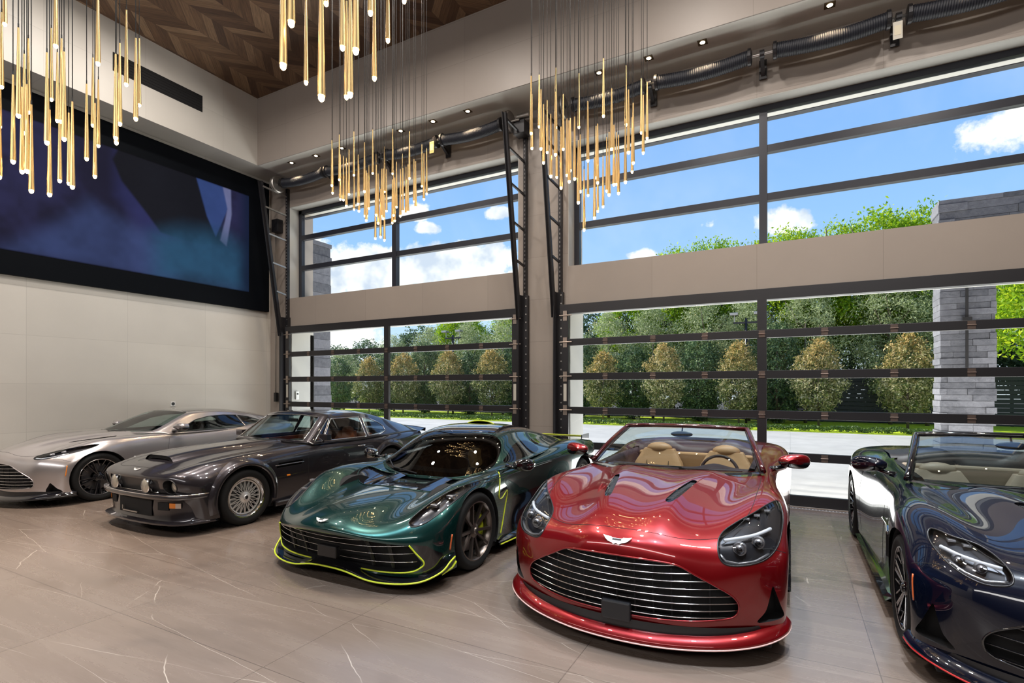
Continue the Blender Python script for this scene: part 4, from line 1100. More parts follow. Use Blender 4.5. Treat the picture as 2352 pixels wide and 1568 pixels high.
def emblem(parent, c, w, n=(0, -1, 0.25), label='silver winged badge'):
    """winged emblem lying on the surface at c with normal n"""
    n = Vector(n).normalized(); x = Vector((1, 0, 0)); y = n.cross(x).normalized()
    if y.z < 0: y = -y
    pts = [(0, -0.13), (0.10, -0.17), (0.16, -0.12), (0.30, -0.08), (0.40, 0.0), (0.5, 0.13), (0.36, 0.10), (0.2, 0.085), (0.17, 0.05), (0, 0.05)]
    full = pts + [(-a, b) for a, b in reversed(pts[1:-1])]
    m = MB(); c = Vector(c)
    m.prism([c + x * (a * w) + y * (b * w) for a, b in full], n * 0.005)
    o = m.build('winged_badge', pm('badge_silver', (0.85, 0.84, 0.82), 0.35, 0.35), parent); o['label'] = label
    mm = MB(); mm.prism([c + n * 0.0052 + x * (a * w) + y * (b * w) for a, b in ((-0.15, -0.03), (0.15, -0.03), (0.15, 0.03), (-0.15, 0.03))], n * 0.001)
    mm.build('badge_centre', M_BLACK, o)
    ft = MB()
    for q in (-1, 1):
        for k in range(5):
            a0 = 0.17 + k * 0.05; ft.tube([c + n * 0.0055 + x * (q * a0 * w) + y * (0.06 * w), c + n * 0.0055 + x * (q * (a0 - 0.02) * w) - y * ((0.10 - k * 0.018) * w)], 0.0008, 4)
    ft.build('feather_lines', M_DISC, o)
    return o
def mirror(parent, base, head, m_shell, w=0.125, name='side_mirror'):
    """base: foot at the door, head: centre of the shell"""
    sg = 1 if head[0] > 0 else -1
    rows = []; h = Vector(head)
    for t in np.linspace(0, 1, 9):
        r = (0.25, 0.72, 0.93, 1.0, 1.0, 0.97, 0.92, 0.86, 0.80)[int(round(t * 8))]
        y = -0.085 + 0.15 * t
        rows.append([(h.x + sg * (0.02 * t) + w * r * math.copysign(abs(math.cos(q)) ** 0.8, math.cos(q)), h.y + y + 0.02 * math.cos(q) * sg, h.z + (0.058 + 0.012 * math.cos(q) * sg) * r * math.copysign(abs(math.sin(q)) ** 0.85, math.sin(q))) for q in np.linspace(0, 2 * PI, 25)[:-1]])
    m = MB(); m.grid(rows, closed=True); m.add([tuple(p) for p in rows[0]], [tuple(range(24))])
    o = m.build(name, m_shell, parent, smooth=True, angle=60)
    g = MB(); g.add([(p[0], p[1] - 0.004, p[2]) for p in rows[-1]], [tuple(range(24))]); g.build('mirror_glass', M_CHROME, o)
    l = MB(); rows2 = [[(p[0], p[1], h.z - 0.004 + min(0, p[2] - h.z) * 1.03 - 0.004) for p in r] for r in rows]
    l.grid(rows2, closed=True); l.build('lower_shell', M_GLOSSBLK, o, smooth=True)
    arm = MB(); b0 = Vector(base); e = h + Vector((-sg * 0.05, 0.01, -0.045))
    arm.tube([b0, b0.lerp(e, 0.5) + Vector((0, 0, -0.006)), e], [0.026, 0.017, 0.022], 10, flat=1.5, flat_dir=(0, 1, 0)); arm.build('mirror_arm', M_GLOSSBLK, o, smooth=True)
    return o
def seat(parent, c, m, h=0.62, w=0.25, label=None, lean=0.22):
    """bucket seat: cushion and winged backrest with headrest, c = middle of the cushion top"""
    c = Vector(c); mb = MB(); rows = []
    for i, t in enumerate(np.linspace(0, 1, 9)):
        ww = w * (0.90 + 0.12 * math.sin(PI * min(1, t * 1.15)) - 0.30 * max(0, (t - 0.6) / 0.4) ** 2)
        y = 0.18 + lean * t; z = h * t - 0.05; row = []
        for q in np.linspace(0, 2 * PI, 21)[:-1]:
            cx_, sy_ = math.cos(q), math.sin(q)
            dish = 0.045 * (abs(cx_) ** 2) if sy_ < 0 else 0
            row.append((c.x + ww * math.copysign(abs(cx_) ** 0.7, cx_), c.y + y + 0.07 * math.copysign(abs(sy_) ** 0.8, sy_) - dish, c.z + z))
        rows.append(row)
    mb.grid(rows, closed=True); mb.add([tuple(p) for p in rows[-1]], [tuple(range(20))])
    o = mb.build('seat_back', m, parent, smooth=True, angle=50)
    if label: o['label'] = label
    cu = MB(); rows = []
    for t in np.linspace(-1, 1, 7):
        rows.append([(c.x + w * 0.98 * math.copysign(abs(math.cos(q)) ** 0.6, math.cos(q)), c.y - 0.05 + 0.27 * t, c.z - 0.08 + 0.075 * math.copysign(abs(math.sin(q)) ** 0.6, math.sin(q)) * (1 - 0.3 * t ** 4) + (0.02 if abs(math.cos(q)) > 0.8 else 0)) for q in np.linspace(0, 2 * PI, 17)[:-1]])
    cu.grid(rows, closed=True); cu.add([tuple(p) for p in rows[0]], [tuple(range(16))]); cu.build('seat_cushion', m, o, smooth=True, angle=60)
    hd = MB(); hd.ball((c.x, c.y + 0.165 + lean * 0.98, c.z + h - 0.045), w * 0.50, 0.07, 0.07, 16, 8); hd.build('headrest', m, o, smooth=True)
    pl = MB(); tt = c + Vector((0, 0, 0))
    for q in (-0.42, 0.42):
        pl.tube([(c.x + q * w, c.y + 0.105 + lean * t, c.z + h * t - 0.03) for t in (0.08, 0.4, 0.75)], 0.003, 5)
    pl.build('seat_seam', M_BLACK, o)
    return o
def steering(parent, c, m, r=0.175):
    o = MB().tube([(c[0] + r * math.cos(q), c[1] + 0.30 * r * math.sin(q), c[2] + 0.95 * r * math.sin(q)) for q in np.linspace(0, 2 * PI, 29)[:-1]], 0.015, 8, closed=True).build('steering_wheel', m, parent, smooth=True)
    s = MB(); s.ball(c, 0.06, 0.03, 0.05, 14, 8)
    for q in (0.1, PI - 0.1, -PI / 2): s.tube([c, (c[0] + r * math.cos(q), c[1] + 0.3 * r * math.sin(q), c[2] + 0.95 * r * math.sin(q))], 0.014, 6)
    s.build('wheel_spokes', M_BLACK, o, smooth=True)
    return o

class Gaps:
    def __init__(s): s.l = []
    def tube(s, pts, r, n): s.l.append((pts, r, n))
    def build(s, parent):
        for pts, r, n in s.l:
            if len(pts) > 1: MB().tube(pts, r, n).build('panel_gap', M_VOID, parent)
# ================================================================= modern grand tourer bodies (red, black, silver)
def rw(b, a, z):
    b = list(b) if isinstance(b, (list, tuple)) else [b] * len(a)
    while len(b) < len(a): b.append(b[-1])
    return [(x, y, w) for x, y, w in zip(a, b, z)]
def gt_rows(W=0.97, open_top=True, nose=0.0):
    k = W / 0.97
    R_ = []
    # front face, bottom to top: rows run across the nose and wrap round to the wheel arch
    R_.append(rw((-.83, -.82, -.78, -.70, -.61, -.53, -.47, -.42, -.36, -.30), (0, .22, .43, .61, .75, .85, .905, .935, .95, .955), (.15,) * 10))
    R_.append(rw((-.865, -.855, -.81, -.725, -.63, -.545, -.475, -.42, -.36, -.30), (0, .22, .43, .61, .76, .86, .915, .945, .96, .965), (.24,) * 10))
    R_.append(rw((-.885, -.873, -.825, -.745, -.65, -.555, -.48, -.42, -.36, -.30), (0, .22, .43, .61, .765, .865, .925, .955, .968, .97), (.36,) * 10))
    R_.append(rw((-.895, -.88, -.825, -.75, -.66, -.56, -.475, -.41, -.35, -.30), (0, .22, .42, .60, .76, .865, .93, .96, .97, .972), (.50, .50, .495, .49, .49, .49, .49, .49, .48, .47)))
    R_.append(rw((-.89, -.872, -.81, -.74, -.66, -.545, -.45, -.38, -.33, -.28), (0, .22, .41, .58, .745, .86, .93, .963, .972, .975), (.615, .612, .595, .565, .58, .59, .58, .57, .55, .53)))
    R_.append(rw((-.865, -.845, -.775, -.70, -.62, -.49, -.38, -.32, -.27, -.24), (0, .21, .40, .57, .73, .85, .93, .965, .975, .975), (.69, .685, .672, .655, .665, .67, .65, .62, .58, .54)))
    R_.append(rw((-.80, -.78, -.69, -.61, -.51, -.38, -.26, -.20, -.18, -.16), (0, .21, .39, .56, .72, .85, .935, .968, .978, .978), (.745, .742, .728, .715, .735, .745, .71, .66, .59, .5)))
    R_.append(rw((-.62, -.61, -.53, -.45, -.33, -.20, -.10, -.07, -.06, -.06), (0, .215, .37, .54, .71, .85, .94, .972, .982, .982), (.812, .822, .785, .768, .805, .82, .77, .69, .59, .45)))
    R_.append(rw((-.34, -.33, -.28, -.22, -.12, -.02, .03, .05, .05, .05), (0, .225, .36, .54, .70, .84, .94, .975, .984, .984), (.868, .893, .842, .818, .865, .885, .825, .72, .58, .40)))
    R_.append(rw((.0, .01, .03, .07, .13, .18, .20, .20, .20, .20), (0, .25, .375, .55, .70, .83, .935, .975, .984, .984), (.905, .935, .888, .852, .895, .912, .85, .73, .55, .35)))
    R_.append(rw((.33, .34, .36, .38, .40, .42, .42, .42, .42, .42), (0, .285, .40, .57, .70, .82, .92, .96, .962, .95), (.930, .958, .922, .885, .905, .915, .855, .72, .46, .17)))
    R_.append(rw((.62, .63, .65, .67, .68, .68, .68, .68, .68, .68), (0, .31, .43, .59, .71, .81, .895, .928, .935, .925), (.940, .962, .940, .910, .915, .912, .855, .70, .42, .15)))
    R_.append(rw((.86, .87, .90, .94, .97, 1.0, 1.0, 1.0, 1.0, 1.0), (0, .32, .46, .61, .72, .80, .875, .912, .925, .92), (.938, .950, .945, .93, .925, .912, .855, .70, .42, .145)))
    R_.append(rw((1.1, 1.12, 1.16, 1.2, 1.25, 1.3, 1.3, 1.3, 1.3, 1.3), (0, .34, .48, .62, .72, .80, .87, .905, .925, .925), (.945, .945, .945, .94, .935, .912, .855, .69, .42, .145)))
    R_.append(rw(1.75, (0, .34, .50, .62, .71, .80, .87, .905, .935, .935), (.95, .95, .95, .95, .945, .92, .865, .70, .42, .145)))
    R_.append(rw(2.15, (0, .34, .50, .62, .71, .81, .90, .935, .955, .945), (.97, .97, .97, .965, .96, .94, .88, .72, .44, .15)))
    R_.append(rw(2.45, (0, .34, .50, .62, .72, .84, .935, .972, .98, .96), (.99, .99, .99, .99, .985, .965, .90, .76, .5, .17)))
    R_.append(rw(2.80, (0, .34, .50, .62, .73, .86, .955, .99, .992, .98), (.995, .995, .995, .995, .995, .98, .91, .78, .55, .3)))
    R_.append(rw(3.12, (0, .32, .48, .60, .72, .85, .94, .978, .985, .975), (.99, .99, .99, .99, .985, .965, .895, .76, .52, .2)))
    R_.append(rw((3.42, 3.42, 3.42, 3.42, 3.40, 3.38, 3.36, 3.33, 3.3, 3.28), (0, .30, .46, .58, .70, .82, .90, .94, .955, .95), (.975, .975, .975, .972, .965, .94, .87, .73, .5, .22)))
    R_.append(rw((3.68, 3.67, 3.65, 3.62, 3.56, 3.5, 3.44, 3.4, 3.36, 3.3), (0, .28, .44, .57, .69, .80, .87, .91, .935, .95), (.965, .965, .96, .955, .94, .91, .85, .72, .5, .24)))
    R_.append(rw((3.80, 3.79, 3.76, 3.72, 3.65, 3.56, 3.48, 3.42, 3.36, 3.3), (0, .28, .44, .57, .69, .80, .87, .91, .935, .95), (.90, .90, .89, .88, .86, .84, .80, .70, .5, .24)))
    R_.append(rw((3.82, 3.81, 3.78, 3.74, 3.67, 3.58, 3.49, 3.42, 3.36, 3.3), (0, .28, .44, .57, .69, .80, .87, .91, .935, .95), (.62, .62, .62, .62, .62, .61, .6, .55, .45, .24)))
    R_.append(rw((3.72, 3.71, 3.68, 3.64, 3.58, 3.52, 3.46, 3.4, 3.34, 3.28), (0, .28, .44, .57, .69, .79, .86, .90, .93, .945), (.24,) * 10))
    return [[(a * k, b, z) for a, b, z in r] for r in R_]

def gt_front(S, root, body_m, kind):
    """grille, headlights, intakes, lip, seams; kind: 'red','black','silver'"""
    pass

M_TAN = pm('tan_leather', (0.46, 0.26, 0.13), 0.5)
M_CREAM = pm('cream_leather', (0.40, 0.33, 0.25), 0.5)
M_MAROON = pm('maroon_leather', (0.055, 0.022, 0.030), 0.5)
M_BLKLEATHER = pm('black_leather', (0.018, 0.018, 0.020), 0.5)
M_LED = pm('led_bar', (0.85, 0.87, 0.9), 0.25, emis=(0.9, 0.95, 1.0), es=0.25)
M_HOUSING = pm('lamp_housing', (0.035, 0.035, 0.04), 0.28, 0.4)
M_SILVERT = pm('silver_lamp_trim', (0.45, 0.45, 0.47), 0.25, 0.8)
FRONT = lambda c: c[1] < -0.15

def headlight(sk, root, poly_half, tag, body, side, cond, axes=(0, 2), inward=(0, 0.07, 0), led=None, label=None, extra=None):
    o = sk.part(tag, 'headlight', M_HOUSING, root, side=side, offset=inward)
    if label: o['label'] = label
    l = sk.part(tag, 'lens', M_LENS, o, side=side)
    return o

def build_gt(root, color_m, kind):
    W = 0.97
    sk = Skin(surf(gt_rows(W), 7, 5, 2))
    mir = lambda p: [(-x, y) for x, y in p]
    # ---- cut-outs. 1 grille 2 headlights 3 side intakes 4 arches 5 cabin 6 hood vents 7 strakes
    arch = lambda c: abs(c[0]) > 0.62
    sk.cut2(circ(0, 0.352, 0.385), (1, 2), 4, arch)
    sk.cut2(circ(2.80, 0.352, 0.39), (1, 2), 4, arch)
    gr = smoothpoly([(0, .615), (.20, .610), (.36, .590), (.47, .535), (.58, .475), (.67, .415), (.705, .35), (.68, .285), (.58, .262), (.40, .250), (.2, .243), (0, .24)], 4, False)
    gfull = gr + mir(list(reversed(gr[1:-1])))
    sk.cut(gfull, (0, 2), 1, lambda c: c[1] < -.45)
    if kind == 'silver':
        hl = smoothpoly([(.60, .700), (.66, .735), (.75, .775), (.86, .82), (.92, .835), (.93, .80), (.90, .74), (.83, .690), (.72, .665), (.64, .668)], 3)
    elif kind == 'black':
        hl = smoothpoly([(.835, .815), (.75, .80), (.66, .785), (.60, .75), (.575, .70), (.60, .655), (.69, .638), (.765, .658), (.825, .70), (.862, .765)], 4)
    else:
        hl = smoothpoly([(.585, .735), (.66, .785), (.76, .830), (.85, .868), (.905, .865), (.935, .80), (.93, .72), (.90, .655), (.83, .61), (.70, .592), (.62, .605), (.585, .665)], 4)
    sk.cut2(hl, (0, 2), 2, lambda c: c[1] < .05)
    it = smoothpoly([(.80, .24), (.845, .30), (.868, .38), (.885, .455), (.905, .40), (.925, .33), (.945, .26), (.935, .235), (.86, .232)], 3) if kind != 'silver' else smoothpoly([(.80, .20), (.84, .30), (.86, .34), (.90, .26), (.93, .20)], 2)
    sk.cut2(it, (0, 2), 3, lambda c: c[1] < -.2)
    # hood outlets (long slots, drawn from above)
    hv = smoothpoly([(.200, -.36), (.240, -.37), (.285, -.18), (.325, .14), (.33, .20), (.295, .20), (.255, .02), (.215, -.22)], 4)
    if kind == 'silver': hv = smoothpoly([(.40, -.10), (.42, -.12), (.50, .35), (.50, .42), (.47, .38)], 4)
    sk.cut2(hv, (0, 1), 6, lambda c: c[2] > .7)
    # cabin opening
    if kind != 'silver':
        cab = [(-.60, .93), (-.3, .80), (0, .76), (.3, .80), (.60, .93), (.69, 1.05), (.705, 1.4), (.69, 2.0), (.64, 2.22), (.3, 2.34), (0, 2.36), (-.3, 2.34), (-.64, 2.22), (-.69, 2.0), (-.705, 1.4), (-.69, 1.05)]
    else:
        cab = [(-.62, .95), (-.3, .80), (0, .76), (.3, .80), (.62, .95), (.72, 1.1), (.74, 1.6), (.70, 2.2), (.6, 2.7), (.3, 2.9), (-.3, 2.9), (-.6, 2.7), (-.70, 2.2), (-.74, 1.6), (-.72, 1.1)]
    sk.cut(smoothpoly(cab, 3), (0, 1), 5, lambda c: c[2] > .8)
    # lower sill in black
    body = sk.part(0, 'body_shell', color_m, root)
    arch_liner(root, 0, .385, .955); arch_liner(root, 2.80, .39, .965)
    # grille
    gl = sk.part(1, 'grille', M_VOID, root, offset=(0, 0.075, 0))
    nb = 8 if kind != 'black' else 6
    zs_ = np.linspace(.275, .585, nb)
    def half_w(z):
        best = 0
        for i in range(len(gr) - 1):
            (x0, z0), (x1, z1) = gr[i], gr[i + 1]
            if (z0 - z) * (z1 - z) <= 0 and abs(z1 - z0) > 1e-9: best = max(best, x0 + (x1 - x0) * (z - z0) / (z1 - z0))
        return best
    for z in zs_:
        w = half_w(z) - .006
        if w < .05: continue
        arc = [(w * t, z - 0.012 * (1 - t * t) + 0.004) for t in np.linspace(-1, 1, 41)]
        pts = sk.drape(arc, (0, 2), (0, 1, 0), lift=-0.006, seg=1)
        m = MB(); m.tube(pts, 0.0075, 8, flat=0.55, flat_dir=(0, 0, 1)); m.build('grille_bar', M_CHROME if kind != 'black' else M_GLOSSBLK, gl, smooth=True)
    for x in (-.56, -.45, -.34, -.23, -.115, 0, .115, .23, .34, .45, .56):
        zt = [z for z in np.linspace(.25, .60, 12) if half_w(z) > abs(x) + 0.01]
        pts = sk.drape([(x, z) for z in zt], (0, 2), (0, 1, 0), lift=-0.03, seg=1)
        if len(pts) > 1: MB().tube(pts, 0.006, 6).build('grille_vane', M_VOID, gl)
    m = MB(); pts = sk.drape([(p[0], p[1]) for p in gfull] + [gfull[0]], (0, 2), (0, 1, 0), lift=0.0, seg=1)
    m.tube(pts[:-1], 0.006, 6, closed=True); m.build('grille_surround', color_m if kind != 'black' else M_GLOSSBLK, gl, smooth=True)
    # number plate carrier
    c = sk.drape([(0, .27)], (0, 2), (0, 1, 0))[0] if False else sk.hit((0, -5, .28), (0, 1, 0))[0]
    if kind == 'red':
        MB().box(-.095, .095, c.y - .030, c.y + .03, .205, .325).build('plate_carrier', M_BLACK, root, bevel=.012)
    # headlights
    for sd, w in ((-1, 'left'), (1, 'right')):
        o = sk.part(2, 'headlight', M_HOUSING, root, side=sd, offset=(-sd * .01, 0.075, -.01))
        sk.part(2, 'lens', M_LENS, o, side=sd)
        if kind != 'silver':
            arc = [(sd * x, z) for x, z in ((.612, .722), (.70, .734), (.79, .746), (.84, .755), (.875, .760))]
            edge = [(sd * x, z) for x, z in ((.600, .655), (.635, .617), (.705, .603), (.80, .612), (.87, .64))]
            lamps = ((.70, .665, .038), (.80, .690, .036))
            cells = [(.72, .80), (.78, .815), (.84, .832)]
            if kind == 'black':
                arc = [(sd * x, z) for x, z in ((.60, .722), (.68, .730), (.76, .742), (.825, .758))]; edge = [(sd * x, z) for x, z in ((.60, .672), (.69, .655), (.76, .672), (.815, .705))]
                lamps = ((.68, .690, .026), (.76, .705, .026)); cells = [(.70, .77), (.76, .78)]
        else:
            arc = [(sd * x, z) for x, z in ((.62, .690), (.70, .685), (.80, .705), (.87, .74))]; edge = None
            lamps = ((.72, .715, .022), (.79, .745, .022)); cells = []
        m = MB(); m.tube(sk.drape(arc, (0, 2), (0, 1, 0), lift=-0.016, seg=.02), .011 if kind != 'silver' else .006, 8, flat=1.0); m.build('light_bar', M_LED, o, smooth=True)
        if edge:
            m = MB(); m.tube(sk.drape(edge, (0, 2), (0, 1, 0), lift=-0.015, seg=.02), .010, 8); m.build('lower_light_strip', M_SILVERT, o, smooth=True)
        for x, z, r in lamps:
            h = sk.hit((sd * x, -5, z), (0, 1, 0))[0]
            if h is None: continue
            m = MB(); m.lathe([(0, -.028), (r * .6, -.02), (r * .8, -.008), (r * .8, 0), (r * 1.05, 0.0), (r * 1.12, .03)], 20, axis='y', c=(sd * x, h.y + .055, z)); m.build('projector', M_SILVERT, o, smooth=True, angle=40)
            MB().ball((sd * x, h.y + .048, z), r * .66, .022, r * .66, 14, 8).build('projector_glass', M_GLOSSBLK, o, smooth=True)
        for x, z in cells:
            h = sk.hit((sd * x, -5, z), (0, 1, 0))[0]
            if h is None: continue
            MB().box(sd * x - .02, sd * x + .02, h.y + .035, h.y + .08, z - .012, z + .004).build('led_cell', M_SILVERT, o, bevel=.003)
        pts = sk.drape([(sd * p[0], p[1]) for p in hl] + [(sd * hl[0][0], hl[0][1])], (0, 2), (0, 1, 0), lift=0.0, seg=1)
        MB().tube(pts[:-1], .0045, 6, closed=True).build('lamp_gasket', M_BLACK, o, smooth=True)
    for sd in (-1, 1):
        sk.part(3, 'side_intake', M_VOID, root, side=sd, offset=(-sd * 0.03, 0.09, 0))
        o = sk.part(6, 'hood_vent', M_GLOSSBLK, root, side=sd, offset=(0, 0.0, -0.022))
        if kind != 'silver':
            m = MB()
            for t in np.linspace(.06, .94, 22):
                x = sd * (.215 + (.31 - .215) * t); y = -.34 + .52 * t
                h = sk.hit((x, y, 5), (0, 0, -1))[0]
                if h is not None: m.obox((x - .018, y, h.z - .008), (x + .018, y + .003, h.z - .008), .006, .004)
            m.build('vent_mesh', pm('mesh_grey', (0.20, 0.21, 0.23), 0.4, 0.7), o)
    # front splitter lip following the nose
    line = [(-.962, -.30), (-.955, -.38), (-.935, -.46), (-.88, -.56), (-.78, -.665), (-.62, -.765), (-.42, -.84), (-.22, -.885), (0, -.90)]
    line = smoothpoly(line + [(-x, y) for x, y in reversed(line[:-1])], 4, False)
    lz = lambda x: .108 + .052 * (abs(x) / .96) ** 3
    m = MB(); rows = []
    for x, y in line:
        d = Vector((x, y + .1)).normalized() if abs(x) > .01 else Vector((0, -1))
        ex = 0.022; z = lz(x)
        o1 = (x + d.x * ex, y + d.y * ex)
        rows.append([(x * .93, y + .10, z - .018), (o1[0], o1[1], z - .018), (o1[0] + d.x * .006, o1[1] + d.y * .006, z - .002), (o1[0], o1[1], z + .010), (x * .985, y + .012, z + .045), (x * .93, y + .09, z + .055)])
    m.grid(rows); o = m.build('front_splitter', color_m if kind != 'silver' else M_GLOSSBLK, root, smooth=True, angle=50)
    m = MB(); m.tube([(r[1][0] + (r[1][0] - r[0][0]) * .02, r[1][1] - .003, r[1][2] + .004) for r in rows], .0055, 8)
    col_ = {'red': pm('pink_white_pinstripe', (0.85, 0.55, 0.52), 0.3, coat=0.5), 'black': pm('red_pinstripe', (0.55, 0.012, 0.018), 0.3, coat=0.5), 'silver': M_BLACK}[kind]
    s_ = m.build('splitter_edge', col_, o, smooth=True)
    s_['label'] = {'red': 'pale pinstripe along the splitter', 'black': 'red pinstripe along the splitter', 'silver': 'dark splitter edge'}[kind]
    # dark band between bumper and splitter
    m = MB(); rows = []
    for x, y in line: rows.append([(x * .955, y + .035, .115), (x * .965, y + .03, .16), (x * .97, y + .03, .215)])
    m.grid(rows); m.build('lower_intake', M_BLACK, root, smooth=True)
    # seams
    seams = Gaps()
    hood = [(0, -.775), (.2, -.765), (.36, -.72), (.50, -.64), (.60, -.56)]
    hood = hood + [(.69, -.40), (.745, -.2), (.765, .1), (.77, .5), (.76, .80)]
    if kind == 'silver': hood = [(0, -.79), (.3, -.76), (.52, -.66), (.68, -.5), (.76, -.2), (.79, .2), (.77, .7), (.73, .85)]
    for sd in (-1, 1):
        seams.tube(sk.drape([(sd * x, y) for x, y in smoothpoly(hood, 4, False)], (0, 1), (0, 0, -1), lift=-0.001, seg=.04), .0028, 5)
        for ln in ([(1.02, .84), (.98, .6), (.99, .2)], [(2.22, .86), (2.26, .55), (2.20, .2)], [(-.36, .62), (-.46, .66), (-.52, .67)]):
            pts = sk.drape(smoothpoly(ln, 4, False), (1, 2), (-sd, 0, 0), lift=-0.001, seg=.04)
            if len(pts) > 2: seams.tube(pts, .0028, 5)
    seams.build(root)
    h, n = sk.hit((0, -5, .70), (0, 1, 0)); h2, n2 = sk.hit((0, -.815, 5), (0, 0, -1))
    emblem(root, Vector((0, h.y, .702)) + Vector((0, -.004, .002)), .19, (0, -.75, .66))
    # side marker, side strake, sill
    for sd in (-1, 1):
        m = MB(); p = sk.drape([(-.425, .42), (-.415, .50), (-.405, .57)], (1, 2), (-sd, 0, 0), lift=.001, seg=.02)
        if len(p) > 1 and kind != 'red': m.tube(p, .007, 6, flat=.4); m.build('side_marker', M_AMBER if kind == 'silver' else M_REDLENS, root, smooth=True)
        p = sk.drape([(.45, .60), (.62, .62), (.85, .605), (1.0, .60)], (1, 2), (-sd, 0, 0), lift=.002, seg=.03)
        if len(p) > 1: MB().tube(p, .010, 6, flat=1.2).build('side_strake', M_CHROME if kind == 'silver' else M_GLOSSBLK, root, smooth=True)
        m = MB(); m.grid([[(sd * .90, b_, .16), (sd * (.955 if .5 < b_ < 2.3 else .93), b_, .145), (sd * .985, b_, .115), (sd * .90, b_, .10)] for b_ in np.linspace(.40, 2.40, 20)])
        m.build('side_skirt', M_GLOSSBLK, root)
        m = MB(); m.add([(sd * .90, .42, .62), (sd * .972, .47, .60), (sd * .966, .50, .42), (sd * .90, .44, .40)], [(0, 1, 2, 3)]); m.build('fender_vent', M_VOID, root)
    m = MB(); m.box(-.88, .88, -.60, 3.55, .10, .15); m.build('underbody', M_VOID, root)
    return sk

def gt_cabin(root, sk, body_m, kind):
    """open two-seat cabin with windscreen"""
    seat_m = M_TAN if kind == 'red' else M_CREAM
    dash_m = M_MAROON if kind == 'red' else M_BLKLEATHER
    m = MB()   # tub
    m.box(-.70, .70, .95, 2.35, .25, .30); m.box(-.72, -.69, .9, 2.35, .3, .90); m.box(.69, .72, .9, 2.35, .3, .90); m.box(-.7, .7, 2.32, 2.36, .3, .95); m.box(-.7, .7, .76, .80, .3, .86)
    m.build('cabin_tub', M_BLKLEATHER, root)
    # dash top
    rows = []
    for t in np.linspace(0, 1, 8):
        y = .74 + .50 * t; z = .905 + .015 * math.sin(PI * t) - .12 * max(0, t - .75) * 3
        rows.append([(x, y + .10 * (abs(x) / .68) ** 2, z + (.055 * math.exp(-((x - .36) / .14) ** 2) * math.sin(PI * min(1, t * 1.1)))) for x in np.linspace(-.68, .68, 30)])
    m = MB(); m.grid(rows); m.build('dashboard', dash_m, root, smooth=True)
    m = MB(); m.box(-.66, .66, 1.18, 1.22, .55, .86); m.build('dashboard_face', seat_m, root)
    m = MB(); m.box(-.07, .07, 1.2, 2.2, .4, .60); m.build('centre_console', dash_m, root, bevel=.02)
    steering(root, (.36, 1.38, .83), dash_m)
    for sd in (-1, 1):
        seat(root, (sd * .36, 1.66, .44 if kind == 'red' else .36), seat_m, .58, .29)
        rows = []
        for y in np.linspace(1.0, 2.3, 12): rows.append([(sd * .70, y, .95), (sd * .66, y, .955), (sd * .63, y, .90), (sd * .64, y, .6)])
        m = MB(); m.grid(rows); m.build('door_card', dash_m, root, smooth=True)
    # rear bulkhead and tonneau humps
    rows = []
    for x in np.linspace(-.70, .70, 40):
        hump = .075 * (math.exp(-((abs(x) - .36) / .17) ** 4))
        rows.append([(x, 2.20, .90), (x, 2.22, .975 + hump), (x, 2.32, 1.0 + hump), (x, 2.6, .998 + hump * .7), (x, 2.95, .992)])
    m = MB(); m.grid(rows); m.build('tonneau_cover', dash_m, root, smooth=True)
    m = MB(); m.box(-.62, .62, 2.12, 2.2, .5, .93); m.build('rear_panel', seat_m, root, bevel=.02)
    # windscreen
    basec = [(-.77, .93), (-.72, .85), (-.5, .72), (-.25, .655), (0, .635), (.25, .655), (.5, .72), (.72, .85), (.77, .93)]
    nb_ = 33
    B = [];T = []
    for u in np.linspace(-1, 1, nb_):
        a = .775 * u; b = .63 + .28 * abs(u) ** 2.2; z = .930 + .018 * abs(u) ** 2
        B.append(Vector((a, b, z)))
        ta = .605 * u; tb = 1.44 + .13 * abs(u) ** 2.4; tz = 1.285 - .025 * abs(u) ** 2.5
        T.append(Vector((ta, tb, tz)))
    rows = []
    for t in np.linspace(0, 1, 12):
        rows.append([tuple(b_.lerp(t_, t) + Vector((0, -.035 * math.sin(PI * t), .022 * math.sin(PI * t))) * (1 - .3 * abs(u_) ** 2)) for b_, t_, u_ in zip(B, T, np.linspace(-1, 1, nb_))])
    m = MB(); m.grid(rows); gl = m.build('windscreen', M_CARGLASS if kind == 'red' else mk_glass('smoked_car_glass', (0.40, 0.47, 0.47), 0.09, 0.0, 0.8), root, smooth=True)
    left = [r[0] for r in rows]; right = [r[-1] for r in rows]
    top = rows[-1]
    def corner(l, t_, r_):
        return l[:-1] + t_[0:1] + t_[1:-1] + t_[-1:] + r_[:-1][::-1]
    path = corner(left, top, right)
    fr = MB(); fr.tube(path, .021, 10, flat=1.3, flat_dir=(0, 1, .2)); fr.build('windscreen_frame', pm('dark_red_frame', (0.05, 0.004, 0.006), 0.15, coat=1.0) if kind == 'red' else M_GLOSSBLK, root, smooth=True)
    fr = MB(); fr.tube([(p[0] * .965, p[1] + .012, p[2] - .012) for p in path], .012, 8); fr.build('frame_lining', dash_m, root, smooth=True)
    # cowl in gloss black with wipers
    m = MB(); m.grid([[tuple(b_ + Vector((0, -.055, -.012))) for b_ in B], [tuple(b_ + Vector((0, .01, .0))) for b_ in B]]); m.build('cowl', M_GLOSSBLK, root, smooth=True)
    for x0, x1 in ((-.45, .12), (.10, .62)):
        w = MB(); w.tube([(x0, .70, .955), ((x0 + x1) / 2, .66, .968), (x1, .72, .965)], .007, 6); w.build('wiper', M_BLACK, root)
    rm = MB(); rm.ball((0, 1.40, 1.20), .11, .02, .032, 14, 8); rm.tube([(0, 1.41, 1.20), (0, 1.45, 1.27)], .008, 6); rm.build('rear_view_mirror', M_BLACK, root, smooth=True)
